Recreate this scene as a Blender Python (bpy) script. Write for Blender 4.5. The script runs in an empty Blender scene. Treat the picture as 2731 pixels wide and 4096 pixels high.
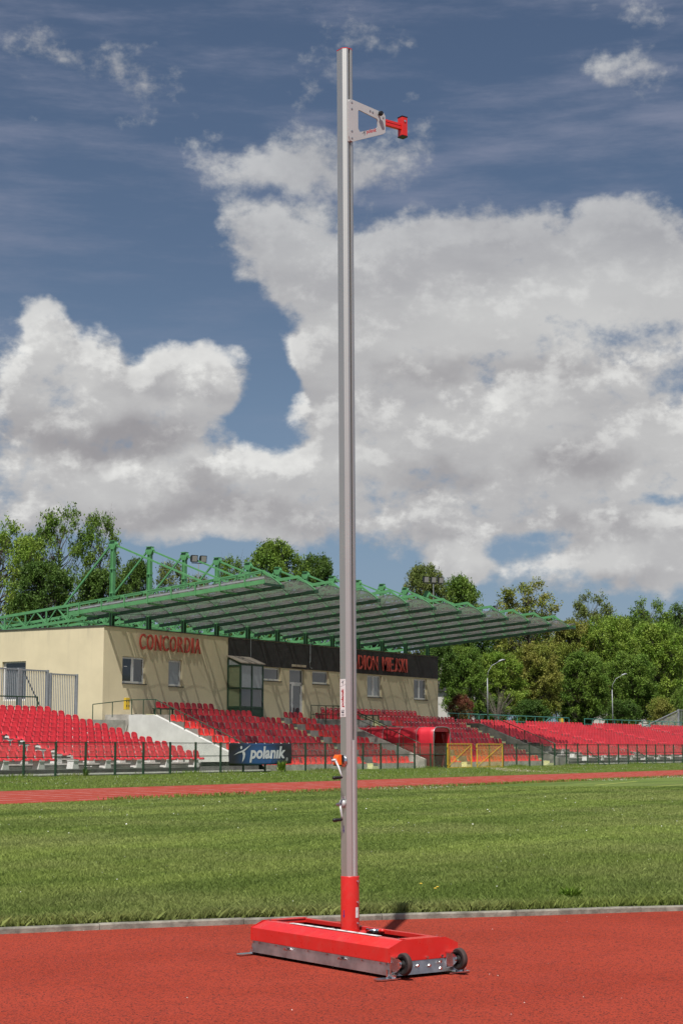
import bpy, bmesh, math, random
import numpy as np
from mathutils import Vector, Matrix
random.seed(7); rng = np.random.default_rng(11)
C = bpy.context.scene.collection
PI = math.pi
# ---------------------------------------------------------------- camera
EYE = 1.2
PITCH = math.radians(8.003); HEAD = math.radians(32.044)
cd = bpy.data.cameras.new('camera'); cam = bpy.data.objects.new('camera', cd); C.objects.link(cam)
cd.sensor_fit = 'VERTICAL'; cd.sensor_height = 36.0; cd.sensor_width = 24.0
cd.lens = 6700 / 4096 * 36.0; cd.clip_start = 0.1; cd.clip_end = 3000
Fv = Vector((math.cos(PITCH) * math.cos(HEAD), math.cos(PITCH) * math.sin(HEAD), math.sin(PITCH)))
Rv = Vector((math.sin(HEAD), -math.cos(HEAD), 0)); Uv = Rv.cross(Fv)
M = Matrix((Rv, Uv, -Fv)).transposed().to_4x4(); M.translation = Vector((0, 0, EYE))
cam.matrix_world = M
S = bpy.context.scene; S.camera = cam
# ---------------------------------------------------------------- light and exposure
SUN_EL = math.radians(59.5); SUN_AZ = math.radians(203)      # azimuth in the XY plane, counted from +X
sl = bpy.data.lights.new('sun', 'SUN'); sl.energy = 4.4; sl.angle = math.radians(0.5); sl.color = (1.0, 0.955, 0.88)
sun = bpy.data.objects.new('sun', sl); C.objects.link(sun)
sdir = Vector((math.cos(SUN_EL) * math.cos(SUN_AZ), math.cos(SUN_EL) * math.sin(SUN_AZ), math.sin(SUN_EL)))
sun.rotation_euler = sdir.to_track_quat('Z', 'Y').to_euler()
S.view_settings.view_transform = 'Standard'; S.view_settings.look = 'None'
S.view_settings.exposure = 0.32; S.view_settings.gamma = 1.0; S.view_settings.use_curve_mapping = False
S.render.film_transparent = False
S.cycles.max_bounces = 6; S.cycles.transparent_max_bounces = 16

class NT:
    def __init__(s, tree): s.t = tree; s.n = tree.nodes; s.l = tree.links
    def node(s, typ, ins=None, **kw):
        n = s.n.new(typ)
        for k, v in kw.items(): setattr(n, k, v)
        for k, v in (ins or {}).items(): s.put(n.inputs[k], v)
        return n
    def put(s, sock, v):
        if isinstance(v, bpy.types.NodeSocket): s.l.new(v, sock)
        elif v is not None: sock.default_value = v
    def m(s, op, a, b=0.0, c=None, clamp=False):
        n = s.n.new('ShaderNodeMath'); n.operation = op; n.use_clamp = clamp
        s.put(n.inputs[0], a); s.put(n.inputs[1], b)
        if c is not None: s.put(n.inputs[2], c)
        return n.outputs[0]
    def v(s, op, a, b=None):
        n = s.n.new('ShaderNodeVectorMath'); n.operation = op
        s.put(n.inputs[0], a)
        if b is not None: s.put(n.inputs[1], b)
        return n.outputs['Value'] if op in ('LENGTH', 'DOT_PRODUCT') else n.outputs[0]
    def mr(s, v, a, b, c=0.0, d=1.0, smooth=True):
        n = s.n.new('ShaderNodeMapRange'); n.interpolation_type = 'SMOOTHSTEP' if smooth else 'LINEAR'
        for i, x in enumerate((v, a, b, c, d)): s.put(n.inputs[i], x)
        return n.outputs[0]
    def noise(s, vec, scale, detail=4.0, rough=0.55, lac=2.0, out=0):
        n = s.n.new('ShaderNodeTexNoise'); s.put(n.inputs['Vector'], vec)
        n.inputs['Scale'].default_value = scale; n.inputs['Detail'].default_value = detail
        n.inputs['Roughness'].default_value = rough; n.inputs['Lacunarity'].default_value = lac
        return n.outputs[out]
    def mix(s, f, a, b):
        n = s.n.new('ShaderNodeMix'); n.data_type = 'RGBA'
        s.put(n.inputs[0], f); s.put(n.inputs[6], a); s.put(n.inputs[7], b)
        return n.outputs[2]
def c4(c): return (c[0], c[1], c[2], 1.0)

# ---------------------------------------------------------------- sky: physical sky behind cumulus banks placed by azimuth and elevation
world = bpy.data.worlds.new('World'); S.world = world; world.use_nodes = True
W = NT(world.node_tree); W.n.clear()
def pix_dir(px, py):
    d = Fv + (px - 1365.5) / 6700 * Rv + (2048 - py) / 6700 * Uv; d.normalize()
    return (math.atan2(d.y, d.x) - HEAD, math.asin(d.z))
# cloud banks: centre and half size in degrees of azimuth / elevation read off the photograph
BL = [  # x, y, rx, ry, weight
 (2150, 1420, 1150, 640, 1.0), (1750, 1150, 600, 270, .72), (1300, 1010, 430, 190, .55), (2560, 1000, 330, 240, .7),
 (1650, 1800, 620, 500, .95), (2350, 1950, 800, 320, 1.0), (1420, 1240, 260, 280, .6),
 (960, 640, 330, 190, .66), (1300, 680, 320, 220, .6), (1640, 640, 260, 220, .56), (1980, 950, 380, 170, .45),
 (170, 1430, 320, 260, .9), (800, 1500, 270, 210, .9), (480, 1600, 560, 230, 1.0), (330, 1920, 760, 330, 1.0), (1100, 1960, 620, 250, .95),
 (150, 1290, 120, 130, .6), (1780, 2260, 180, 120, .95), (2330, 2290, 560, 150, .8), (2640, 2200, 300, 150, .7),
 (2450, 140, 420, 220, .34), (2560, 330, 230, 150, .42), (600, 360, 380, 190, .36), (1280, 260, 360, 260, .42), (200, 170, 260, 150, .36), (900, 880, 260, 120, .34),
 (1500, 1560, 130, 70, .5), (1080, 1000, 300, 120, .50), (1060, 870, 240, 80, .36), (1180, 1180, 260, 110, .50), (1330, 1380, 200, 120, .55), (1150, 1600, 110, 80, .42)]
HOLES = [(1110, 1560, 150, 230, .7), (1470, 1520, 90, 70, .6), (1480, 1720, 90, 130, .8), (680, 2210, 420, 60, .55), (2130, 2190, 330, 70, .55),
         (2570, 2020, 170, 60, .45), (1450, 2330, 140, 110, .6), (820, 1230, 260, 160, .6), (300, 900, 700, 300, .5), (2200, 660, 500, 180, .3)]
def density_group():
    g = bpy.data.node_groups.new('cloud_density', 'ShaderNodeTree')
    g.interface.new_socket('Vector', in_out='INPUT', socket_type='NodeSocketVector')
    g.interface.new_socket('Density', in_out='OUTPUT', socket_type='NodeSocketFloat'); g.interface.new_socket('Detail', in_out='OUTPUT', socket_type='NodeSocketFloat')
    G = NT(g); gi = G.node('NodeGroupInput'); go = G.node('NodeGroupOutput')
    p = gi.outputs[0]
    warp = G.v('MULTIPLY', G.v('SUBTRACT', G.noise(p, 11, 3, .6, out=1), (.5, .5, .5)), (.06, .045, 0))
    q = G.v('ADD', p, warp)
    tot = None
    for sgn, arr in ((1, BL), (-1, HOLES)):
        for (x, y, rx, ry, w) in arr:
            a, e = pix_dir(x, y)
            sa, se = rx / 6766, ry / 6766
            d = G.v('LENGTH', G.v('MULTIPLY', G.v('SUBTRACT', q, (a, e, 0)), (1 / sa, 1 / se, 0)))
            t = G.mr(d, 1.3, .2, 0, w * sgn)
            if tot is None: tot = t
            else: tot = G.m('ADD', tot, t)
    tot = G.m('MINIMUM', tot, 1.0)
    # elsewhere: the same kind of broken cloud
    sep = G.node('ShaderNodeSeparateXYZ', {0: p})
    outa = G.mr(G.m('ABSOLUTE', sep.outputs[0]), .22, .40)
    oute = G.mr(sep.outputs[1], .46, .66)
    out = G.m('MAXIMUM', outa, oute)
    big = G.mr(G.noise(G.v('MULTIPLY', p, (1, 1.6, 1)), 3.2, 2, .5), .42, .62, 0, .9)
    cov = G.m('ADD', G.m('MULTIPLY', tot, G.m('SUBTRACT', 1.0, out)), G.m('MULTIPLY', big, out))
    ps = G.v('MULTIPLY', p, (1, 1.35, 1))
    n1 = G.noise(ps, 21, 9, .62)
    n2 = G.noise(ps, 60, 6, .62)
    det = G.m('ADD', G.m('MULTIPLY', G.m('SUBTRACT', n1, .5), 1.9), G.m('MULTIPLY', G.m('SUBTRACT', n2, .5), .8))
    G.put(go.inputs[0], G.m('ADD', cov, det)); G.put(go.inputs[1], det)
    return g
dg = density_group()
tc = W.node('ShaderNodeTexCoord'); dv = tc.outputs['Generated']
sp = W.node('ShaderNodeSeparateXYZ', {0: W.v('NORMALIZE', dv)})
az = W.m('SUBTRACT', W.m('ARCTAN2', sp.outputs[1], sp.outputs[0]), HEAD)
el = W.m('ARCSINE', sp.outputs[2])
cvec = W.node('ShaderNodeCombineXYZ', {0: az, 1: W.m('ABSOLUTE', el), 2: 0.37}).outputs[0]
G1 = W.node('ShaderNodeGroup', node_tree=dg, ins={0: cvec}); g1 = G1.outputs[0]
G2 = W.node('ShaderNodeGroup', node_tree=dg, ins={0: W.v('ADD', cvec, (.005, .012, 0))}); g2 = G2.outputs[0]
mask = W.mr(g1, .32, .88)
wq = W.v('ADD', cvec, W.v('MULTIPLY', W.v('SUBTRACT', W.noise(cvec, 14, 5, .62, out=1), (.5, .5, .5)), (.10, .055, 0)))
def patches(arr):
    tot = None
    for (x, y, rx, ry, w) in arr:
        a_, e_ = pix_dir(x, y); d_ = W.v('LENGTH', W.v('MULTIPLY', W.v('SUBTRACT', wq, (a_, e_, .37)), (6766 / rx, 6766 / ry, 0)))
        t_ = W.mr(d_, 1.2, .2, 0, w); tot = t_ if tot is None else W.m('ADD', tot, t_)
    return W.m('MINIMUM', tot, 1.0)
# shaded cloud bases and sunlit heaps, again by direction
shade = patches([(420, 1790, 520, 110, .85), (120, 1650, 260, 120, .45), (980, 2060, 420, 90, .7), (860, 1960, 120, 60, .5), (2330, 1860, 330, 110, .75), (1700, 1920, 260, 80, .6), (1700, 1500, 200, 80, .5), (2150, 1480, 420, 70, .35), (2350, 2130, 420, 60, .45), (1500, 2130, 420, 60, .4), (2330, 2350, 420, 60, .55), (1350, 700, 400, 160, .35), (500, 2090, 420, 60, .5)])
sunny = patches([(150, 1310, 170, 100, .8), (420, 1440, 200, 80, .6), (790, 1470, 210, 110, .9), (700, 1640, 260, 60, .5), (130, 1830, 300, 90, .75), (560, 1900, 180, 60, .6), (980, 1890, 260, 70, .6), (1240, 1850, 160, 60, .5), (1770, 2230, 200, 80, .9), (2420, 2250, 280, 80, .8), (2050, 1200, 600, 140, .3), (2000, 1680, 520, 70, .4), (1250, 1060, 300, 100, .3), (2400, 1300, 300, 120, .35)])
litd = W.mr(W.m('SUBTRACT', G1.outputs[1], G2.outputs[1]), -.12, .55)
lite = W.m('MULTIPLY', W.mr(W.m('SUBTRACT', g1, g2), .02, .5), W.mr(g1, 1.5, .8, .2, 1.0))
lowl = W.mr(el, .30, .22, .0, 1.0)
lit = W.m('ADD', W.m('MULTIPLY', litd, W.m('ADD', .25, W.m('MULTIPLY', sunny, .55))), W.m('MULTIPLY', lite, W.m('ADD', .18, W.m('MULTIPLY', lowl, .45))), clamp=True)
ps = W.v('MULTIPLY', cvec, (1, 2.2, 1))
soft = W.noise(ps, 6, 7, .6)
thick = W.mr(g1, .6, 1.35)
base = W.mix(W.mr(soft, .30, .70), c4((.36, .357, .368)), c4((.49, .49, .488)))
base = W.mix(W.m('MULTIPLY', sunny, .55), base, c4((.64, .64, .625)))
base = W.mix(W.m('MULTIPLY', shade, .85), base, c4((.225, .215, .232)))
ccol = W.mix(W.m('MULTIPLY', W.m('MULTIPLY', lit, W.m('SUBTRACT', 1.0, W.m('MULTIPLY', shade, .75))), W.mr(el, .52, .2, .35, 1.0)), base, c4((.74, .74, .72)))
ccol = W.mix(W.m('MULTIPLY', W.m('SUBTRACT', 1.0, W.mr(el, .0, .18)), .25), ccol, c4((.50, .51, .52)))
sky = W.node('ShaderNodeTexSky'); sky.sky_type = 'NISHITA'; sky.sun_disc = False
sky.sun_elevation = SUN_EL; sky.sun_rotation = math.atan2(sdir.x, sdir.y) % (2 * PI)
sky.air_density = 1.0; sky.dust_density = 1.2; sky.ozone_density = 2.5; sky.altitude = 100
SKY = 0.085
skc = W.v('MULTIPLY', sky.outputs[0], (SKY * .66, SKY * .64, SKY * .64))
# thin high veil
st = W.noise(W.v('MULTIPLY', cvec, (3.0, 16, 1)), 2.2, 6, .62)
veil = W.m('MULTIPLY', W.mr(st, .42, .78), W.mr(el, .18, .40, .15, .6))
skc = W.mix(veil, skc, c4((.26, .275, .36)))
hz = W.mr(el, .02, .3, .42, 0)
skc = W.mix(hz, skc, c4((.20, .32, .50)))
colr = W.mix(W.m('MULTIPLY', mask, W.mr(el, .36, .22, .78, 1.0)), skc, ccol)
bg = W.node('ShaderNodeBackground', {0: colr, 1: .91})
wo = W.node('ShaderNodeOutputWorld', {0: bg.outputs[0]})
world.cycles.sampling_method = 'MANUAL'; world.cycles.sample_map_resolution = 512

# ---------------------------------------------------------------- materials
def mat(name, col, rough=.6, metal=0.0, var=0.0, vs=3.0, bump=0.0, bs=30.0, spec=.5, col2=None, island=0.0, coat=0.0, objvar=0.0):
    m = bpy.data.materials.new(name); m.use_nodes = True; N = NT(m.node_tree); b = N.n['Principled BSDF']
    b.inputs['Roughness'].default_value = rough; b.inputs['Metallic'].default_value = metal
    b.inputs['Specular IOR Level'].default_value = spec; b.inputs['Coat Weight'].default_value = coat
    b.inputs['Base Color'].default_value = c4(col)
    if var or bump or island or objvar:
        geo = N.node('ShaderNodeNewGeometry'); pos = geo.outputs['Position']
        c = c4(col); out = None
        if var:
            f = N.mr(N.noise(pos, vs, 6, .62), .3, .7)
            lo = tuple(x * (1 - var) for x in col) if col2 is None else col2
            out = N.mix(f, c4(lo), c4(tuple(min(1, x * (1 + var * .5)) for x in col) if col2 is None else col))
        if island or objvar:
            hsv = N.node('ShaderNodeHueSaturation', {'Color': out if out is not None else c})
            if island: r = geo.outputs['Random Per Island']; a = island
            else: r = N.node('ShaderNodeObjectInfo').outputs['Random']; a = objvar
            N.put(hsv.inputs['Value'], N.mr(r, 0, 1, 1 - a, 1 + a, False))
            out = hsv.outputs[0]
        if out is not None: N.put(b.inputs['Base Color'], out)
        if bump:
            bn = N.node('ShaderNodeBump', {'Height': N.noise(pos, bs, 5, .6), 'Strength': bump, 'Distance': .02})
            N.put(b.inputs['Normal'], bn.outputs[0])
    return m
MT = {}
MT['red_seat'] = mat('red_plastic', (.62, .036, .050), .42, var=.22, vs=1.3)
MT['red_seat_b'] = mat('faded_red_plastic', (.60, .034, .050), .5, var=.2, vs=2)
MT['red_seat_c'] = mat('maroon_plastic', (.40, .028, .045), .5, var=.25, vs=2)
MT['red_seat_sunlit'] = mat('sunlit_red_plastic', (.62, .035, .03), .42, var=.15, vs=2)  # seat red with the orange of direct sun put into the colour
MT['wall'] = mat('yellow_render', (.68, .595, .40), .9, var=.07, vs=.6, bump=.15, bs=60)
def streak_wall():
    m = MT['wall']; N = NT(m.node_tree); b = N.n['Principled BSDF']; old = b.inputs['Base Color'].links[0].from_socket
    pos = N.node('ShaderNodeNewGeometry').outputs['Position']
    st = N.noise(N.v('MULTIPLY', pos, (2.2, 2.2, .16)), 1.6, 6, .7); sz = N.node('ShaderNodeSeparateXYZ', {0: pos})
    low = N.mr(N.m('ADD', sz.outputs[2], N.m('MULTIPLY', N.noise(pos, 1.4, 4, .6), .8)), 3.7, 2.9, 0, .35); hi_ = N.mr(sz.outputs[2], 6.6, 7.5, .12, .45)
    c = N.mix(N.m('MULTIPLY', N.mr(st, .5, .72), hi_), old, c4((.40, .36, .27))); c = N.mix(low, c, c4((.44, .40, .31)))
    N.put(b.inputs['Base Color'], c)
streak_wall()
MT['clad'] = mat('dark_brick_cladding', (.042, .040, .042), .8, var=.3, vs=2)
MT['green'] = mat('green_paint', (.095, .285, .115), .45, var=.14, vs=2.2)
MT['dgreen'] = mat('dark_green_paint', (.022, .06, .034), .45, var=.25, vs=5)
MT['green_shaded'] = mat('green_paint_shaded', (.020, .062, .034), .5, var=.2, vs=3)  # darker copy of the green paint, underside shade put into the colour
MT['teal'] = mat('teal_paint', (.06, .24, .19), .45, var=.15, vs=5)
MT['white'] = mat('white_paint', (.74, .74, .73), .5)
MT['plastic_white'] = mat('white_window_frame', (.72, .72, .72), .35)
MT['plaster'] = mat('white_plaster', (.60, .60, .58), .85, var=.12, vs=1.5, bump=.1, bs=20)
MT['concrete'] = mat('concrete', (.42, .40, .355), .9, var=.35, vs=1.8, bump=.3, bs=25)
MT['concrete_grey'] = mat('weathered_concrete', (.19, .185, .17), .9, var=.4, vs=1.6, bump=.3, bs=25)
MT['concrete_edge'] = mat('pale_step_edge', (.72, .71, .67), .9, var=.15, vs=5)
MT['step_yellow'] = mat('yellow_step_paint', (.72, .72, .40), .8, var=.12, vs=6)
MT['kerb'] = mat('kerb_concrete', (.235, .225, .19), .92, var=.5, vs=9, bump=.2, bs=60)
MT['glass'] = mat('window_glass', (.055, .065, .075), .04, spec=.9)
MT['glass_blind'] = mat('glass_with_pale_blind', (.26, .29, .31), .1, spec=.8, var=.1)
MT['steel'] = mat('galvanised_steel', (.42, .44, .46), .42, metal=.75, var=.25, vs=9)
MT['steel_rail'] = mat('grey_steel', (.34, .36, .38), .5, metal=.3, var=.15, vs=6)
MT['zinc'] = mat('zinc_plate', (.54, .52, .52), .33, metal=.95, var=.3, vs=7, bump=.05, bs=12)
MT['zinc_bright'] = mat('bright_zinc', (.72, .75, .78), .2, metal=1.0, var=.12, vs=14)
MT['alu'] = mat('anodised_aluminium', (.60, .605, .58), .43, metal=.86, var=.03, vs=4)
MT['alu_plate'] = mat('aluminium_plate', (.50, .51, .515), .5, metal=.25, var=.03, vs=6)
MT['redpaint'] = mat('red_powder_coat', (.62, .022, .018), .32, var=.05, vs=5, bump=.04, bs=300, coat=.25)
def worn(m, dust, amt):
    N = NT(m.node_tree); b = N.n['Principled BSDF']; pos = N.node('ShaderNodeTexCoord').outputs['Object']
    n_ = N.noise(pos, 9, 8, .72); sz = N.node('ShaderNodeSeparateXYZ', {0: N.node('ShaderNodeNewGeometry').outputs['Normal']})
    old = b.inputs['Base Color'].links[0].from_socket
    N.put(b.inputs['Base Color'], N.mix(N.m('MULTIPLY', N.mr(n_, .48, .75), N.mr(sz.outputs[2], -.2, 1, amt * .5, amt)), old, c4(dust)))
    N.put(b.inputs['Roughness'], N.mr(N.noise(pos, 22, 6, .7), .3, .7, .24, .5))
worn(MT['redpaint'], (.42, .12, .09), .45)
MT['black'] = mat('black_plastic', (.012, .012, .013), .4)
MT['rubber'] = mat('black_rubber', (.009, .008, .008), .65)
MT['tyre'] = mat('dusty_rubber', (.05, .032, .03), .8, var=.3, vs=30)
MT['orange'] = mat('orange_plastic', (.85, .13, .01), .35)
MT['bark'] = mat('bark', (.075, .062, .05), .95, var=.4, vs=4, bump=.5, bs=12)
MT['birch'] = mat('pale_bark', (.42, .40, .37), .9, var=.5, vs=5)
MT['twig'] = mat('bare_twig', (.14, .12, .10), .9, var=.3, vs=5)
MT['sticker'] = mat('white_sticker', (.80, .80, .80), .4)
MT['print_red'] = mat('printed_red', (.45, .015, .03), .5)
MT['print_dark'] = mat('printed_dark', (.02, .03, .05), .5)
MT['print_blue'] = mat('printed_blue', (.03, .02, .20), .5)
MT['print_grey'] = mat('printed_grey', (.45, .45, .46), .6)
MT['letter'] = mat('sign_red', (.50, .065, .045), .5, var=.12, vs=5)
MT['tunnel'] = mat('red_tarpaulin', (.62, .024, .045), .48, var=.12, vs=1.2, bump=.3, bs=3.5)
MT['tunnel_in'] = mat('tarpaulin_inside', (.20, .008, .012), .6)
MT['yellow'] = mat('yellow_paint', (.62, .42, .035), .45, var=.1, vs=4)
MT['dark'] = mat('dark_coping', (.05, .05, .05), .7)
MT['lamp_glass'] = mat('lamp_glass', (.30, .29, .28), .1, spec=.8)
MT['roof_felt'] = mat('roof_felt', (.08, .08, .08), .9)
MT['roof_tile'] = mat('red_roof', (.36, .10, .07), .8, var=.2, vs=2)
MT['house'] = mat('pale_house_wall', (.5, .49, .46), .9)
MT['wirem'] = mat('green_wire', (.10, .15, .10), .5)
MT['wire_yellow'] = mat('yellow_wire', (.60, .42, .05), .5)
MT['strap'] = mat('white_rib', (.66, .62, .62), .5)
def leaf_mat(name, col, tint, tr=.35):
    m = bpy.data.materials.new(name); m.use_nodes = True; N = NT(m.node_tree); b = N.n['Principled BSDF']
    geo = N.node('ShaderNodeNewGeometry')
    f = N.mr(N.noise(geo.outputs['Position'], .55, 3, .5), .35, .65)
    c = N.mix(f, c4(col), c4(tint))
    hsv = N.node('ShaderNodeHueSaturation', {'Color': c})
    N.put(hsv.inputs['Value'], N.mr(geo.outputs['Random Per Island'], 0, 1, .62, 1.4, False))
    N.put(b.inputs['Base Color'], hsv.outputs[0]); b.inputs['Roughness'].default_value = .6
    b.inputs['Specular IOR Level'].default_value = .3
    t = N.node('ShaderNodeBsdfTranslucent', {'Color': hsv.outputs[0]})
    mx = N.node('ShaderNodeMixShader', {0: tr, 1: b.outputs[0], 2: t.outputs[0]})
    N.put(N.n['Material Output'].inputs[0], mx.outputs[0])
    return m
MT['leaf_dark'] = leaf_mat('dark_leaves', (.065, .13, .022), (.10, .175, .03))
MT['leaf_mid'] = leaf_mat('mid_leaves', (.115, .21, .03), (.17, .26, .04))
MT['leaf_fresh'] = leaf_mat('fresh_leaves', (.17, .285, .035), (.24, .33, .05))
MT['leaf_yellow'] = leaf_mat('yellowing_leaves', (.20, .25, .04), (.27, .27, .06))
MT['leaf_rust'] = leaf_mat('rusty_leaves', (.15, .12, .04), (.20, .07, .04))
MT['leaf_olive'] = leaf_mat('olive_leaves', (.13, .18, .04), (.18, .215, .055))
def bands(N, pos):
    w_ = N.v('ADD', pos, N.v('MULTIPLY', N.noise(pos, .35, 3, .5, out=1), (0, 2.2, 0)))
    mp = N.node('ShaderNodeMapping', {'Vector': w_, 'Scale': (.035, .55, 1)}).outputs[0]
    return N.mr(N.noise(mp, 1.0, 5, .62), .36, .64), N.mr(N.noise(pos, .22, 5, .6), .40, .66)
def grass_blade_mat(name, dark, light, pale):
    m = bpy.data.materials.new(name); m.use_nodes = True; N = NT(m.node_tree); b = N.n['Principled BSDF']
    geo = N.node('ShaderNodeNewGeometry'); st, bg_ = bands(N, geo.outputs['Position'])
    c = N.mix(st, c4(dark), c4(light)); c = N.mix(N.m('MULTIPLY', bg_, .55), c, c4(pale))
    hsv = N.node('ShaderNodeHueSaturation', {'Color': c}); N.put(hsv.inputs['Value'], N.mr(geo.outputs['Random Per Island'], 0, 1, .72, 1.3, False))
    N.put(b.inputs['Base Color'], hsv.outputs[0]); b.inputs['Roughness'].default_value = .55; b.inputs['Specular IOR Level'].default_value = .12
    t = N.node('ShaderNodeBsdfTranslucent', {'Color': hsv.outputs[0]}); mx = N.node('ShaderNodeMixShader', {0: .35, 1: b.outputs[0], 2: t.outputs[0]})
    N.put(N.n['Material Output'].inputs[0], mx.outputs[0]); return m
MT['blade'] = grass_blade_mat('grass_blades', (.135, .195, .045), (.27, .34, .085), (.32, .34, .13))
MT['blade_tall'] = grass_blade_mat('verge_blades', (.16, .25, .045), (.21, .28, .06), (.26, .27, .10))

def panel_mat():
    m = bpy.data.materials.new('milky_roof_sheet'); m.use_nodes = True; N = NT(m.node_tree); b = N.n['Principled BSDF']
    geo = N.node('ShaderNodeNewGeometry')
    f = N.mr(N.noise(geo.outputs['Position'], .7, 5, .6), .3, .7)
    N.put(b.inputs['Base Color'], N.mix(f, c4((.24, .23, .225)), c4((.30, .295, .295))))
    b.inputs['Roughness'].default_value = .25
    tl = N.node('ShaderNodeBsdfTranslucent', {'Color': c4((.33, .335, .33))})
    tp = N.node('ShaderNodeBsdfTransparent', {'Color': c4((.86, .87, .86))})
    m1 = N.node('ShaderNodeMixShader', {0: .45, 1: b.outputs[0], 2: tl.outputs[0]})
    m2 = N.node('ShaderNodeMixShader', {0: .62, 1: m1.outputs[0], 2: tp.outputs[0]})
    N.put(N.n['Material Output'].inputs[0], m2.outputs[0])
    return m
MT['sheet'] = panel_mat()

def rubber_mat(name, lines=None, far=False):
    m = bpy.data.materials.new(name); m.use_nodes = True; N = NT(m.node_tree); b = N.n['Principled BSDF']
    pos = N.node('ShaderNodeNewGeometry').outputs['Position']
    a = N.mix(N.mr(N.noise(pos, .9, 5, .6), .3, .7), c4((.255, .034, .017)), c4((.325, .048, .026)))
    a = N.mix(N.mr(N.noise(pos, 5, 3, .6), .35, .7, 0, .25), a, c4((.30, .05, .04)))
    if not far:
        v = N.node('ShaderNodeTexVoronoi', {'Vector': pos, 'Scale': 135.0})
        sp_ = N.node('ShaderNodeSeparateColor', {0: v.outputs['Color']})
        a = N.mix(N.mr(sp_.outputs[0], .70, .75, 0, .85), a, c4((.035, .018, .018)))
        a = N.mix(N.mr(sp_.outputs[1], .1, .9, 0, .42), a, c4((.39, .058, .036)))
        h = N.m('ADD', v.outputs['Distance'], N.noise(pos, 120, 3, .6))
        bn = N.node('ShaderNodeBump', {'Height': h, 'Strength': .55, 'Distance': .006})
        N.put(b.inputs['Normal'], bn.outputs[0])
    else:
        a = N.mix(.35, a, c4((.34, .07, .055)))
    N.put(b.inputs['Base Color'], a); b.inputs['Roughness'].default_value = .9; b.inputs['Specular IOR Level'].default_value = .08
    return m
MT['track_near'] = rubber_mat('red_rubber_granulate'); MT['track_far'] = rubber_mat('red_track_rubber', far=True)
def line_mat():
    m = mat('worn_white_line', (.55, .45, .42), .8)
    N = NT(m.node_tree); b = N.n['Principled BSDF']; pos = N.node('ShaderNodeNewGeometry').outputs['Position']
    N.put(b.inputs['Base Color'], N.mix(N.mr(N.noise(pos, 1.3, 6, .7), .38, .6), c4((.42, .12, .10)), c4((.56, .40, .37))))
    return m
MT['line'] = line_mat()
def lawn_mat(name, dark, light, pale, rot):
    m = bpy.data.materials.new(name); m.use_nodes = True; N = NT(m.node_tree); b = N.n['Principled BSDF']
    pos = N.node('ShaderNodeNewGeometry').outputs['Position']
    stripe, big = bands(N, pos)
    fine = N.mr(N.noise(N.v('MULTIPLY', pos, (1, 1, 1)), 9, 5, .7), .3, .7)
    c = N.mix(stripe, c4(dark), c4(light))
    c = N.mix(N.m('MULTIPLY', big, .45), c, c4(pale))
    c = N.mix(N.m('MULTIPLY', fine, .45), c, c4(tuple(x * .55 for x in dark)))
    N.put(b.inputs['Base Color'], c); b.inputs['Roughness'].default_value = .9; b.inputs['Specular IOR Level'].default_value = .15
    bn = N.node('ShaderNodeBump', {'Height': N.noise(pos, 14, 5, .7), 'Strength': .9, 'Distance': .05})
    N.put(b.inputs['Normal'], bn.outputs[0])
    return m
MT['lawn'] = lawn_mat('mown_lawn', (.085, .135, .03), (.17, .235, .055), (.20, .225, .08), math.radians(57))
MT['verge'] = lawn_mat('verge_grass', (.10, .15, .035), (.14, .19, .045), (.18, .20, .075), 0)
MT['bank'] = mat('bank_soil_grass', (.045, .06, .025), .95, var=.5, vs=1.5)

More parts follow.
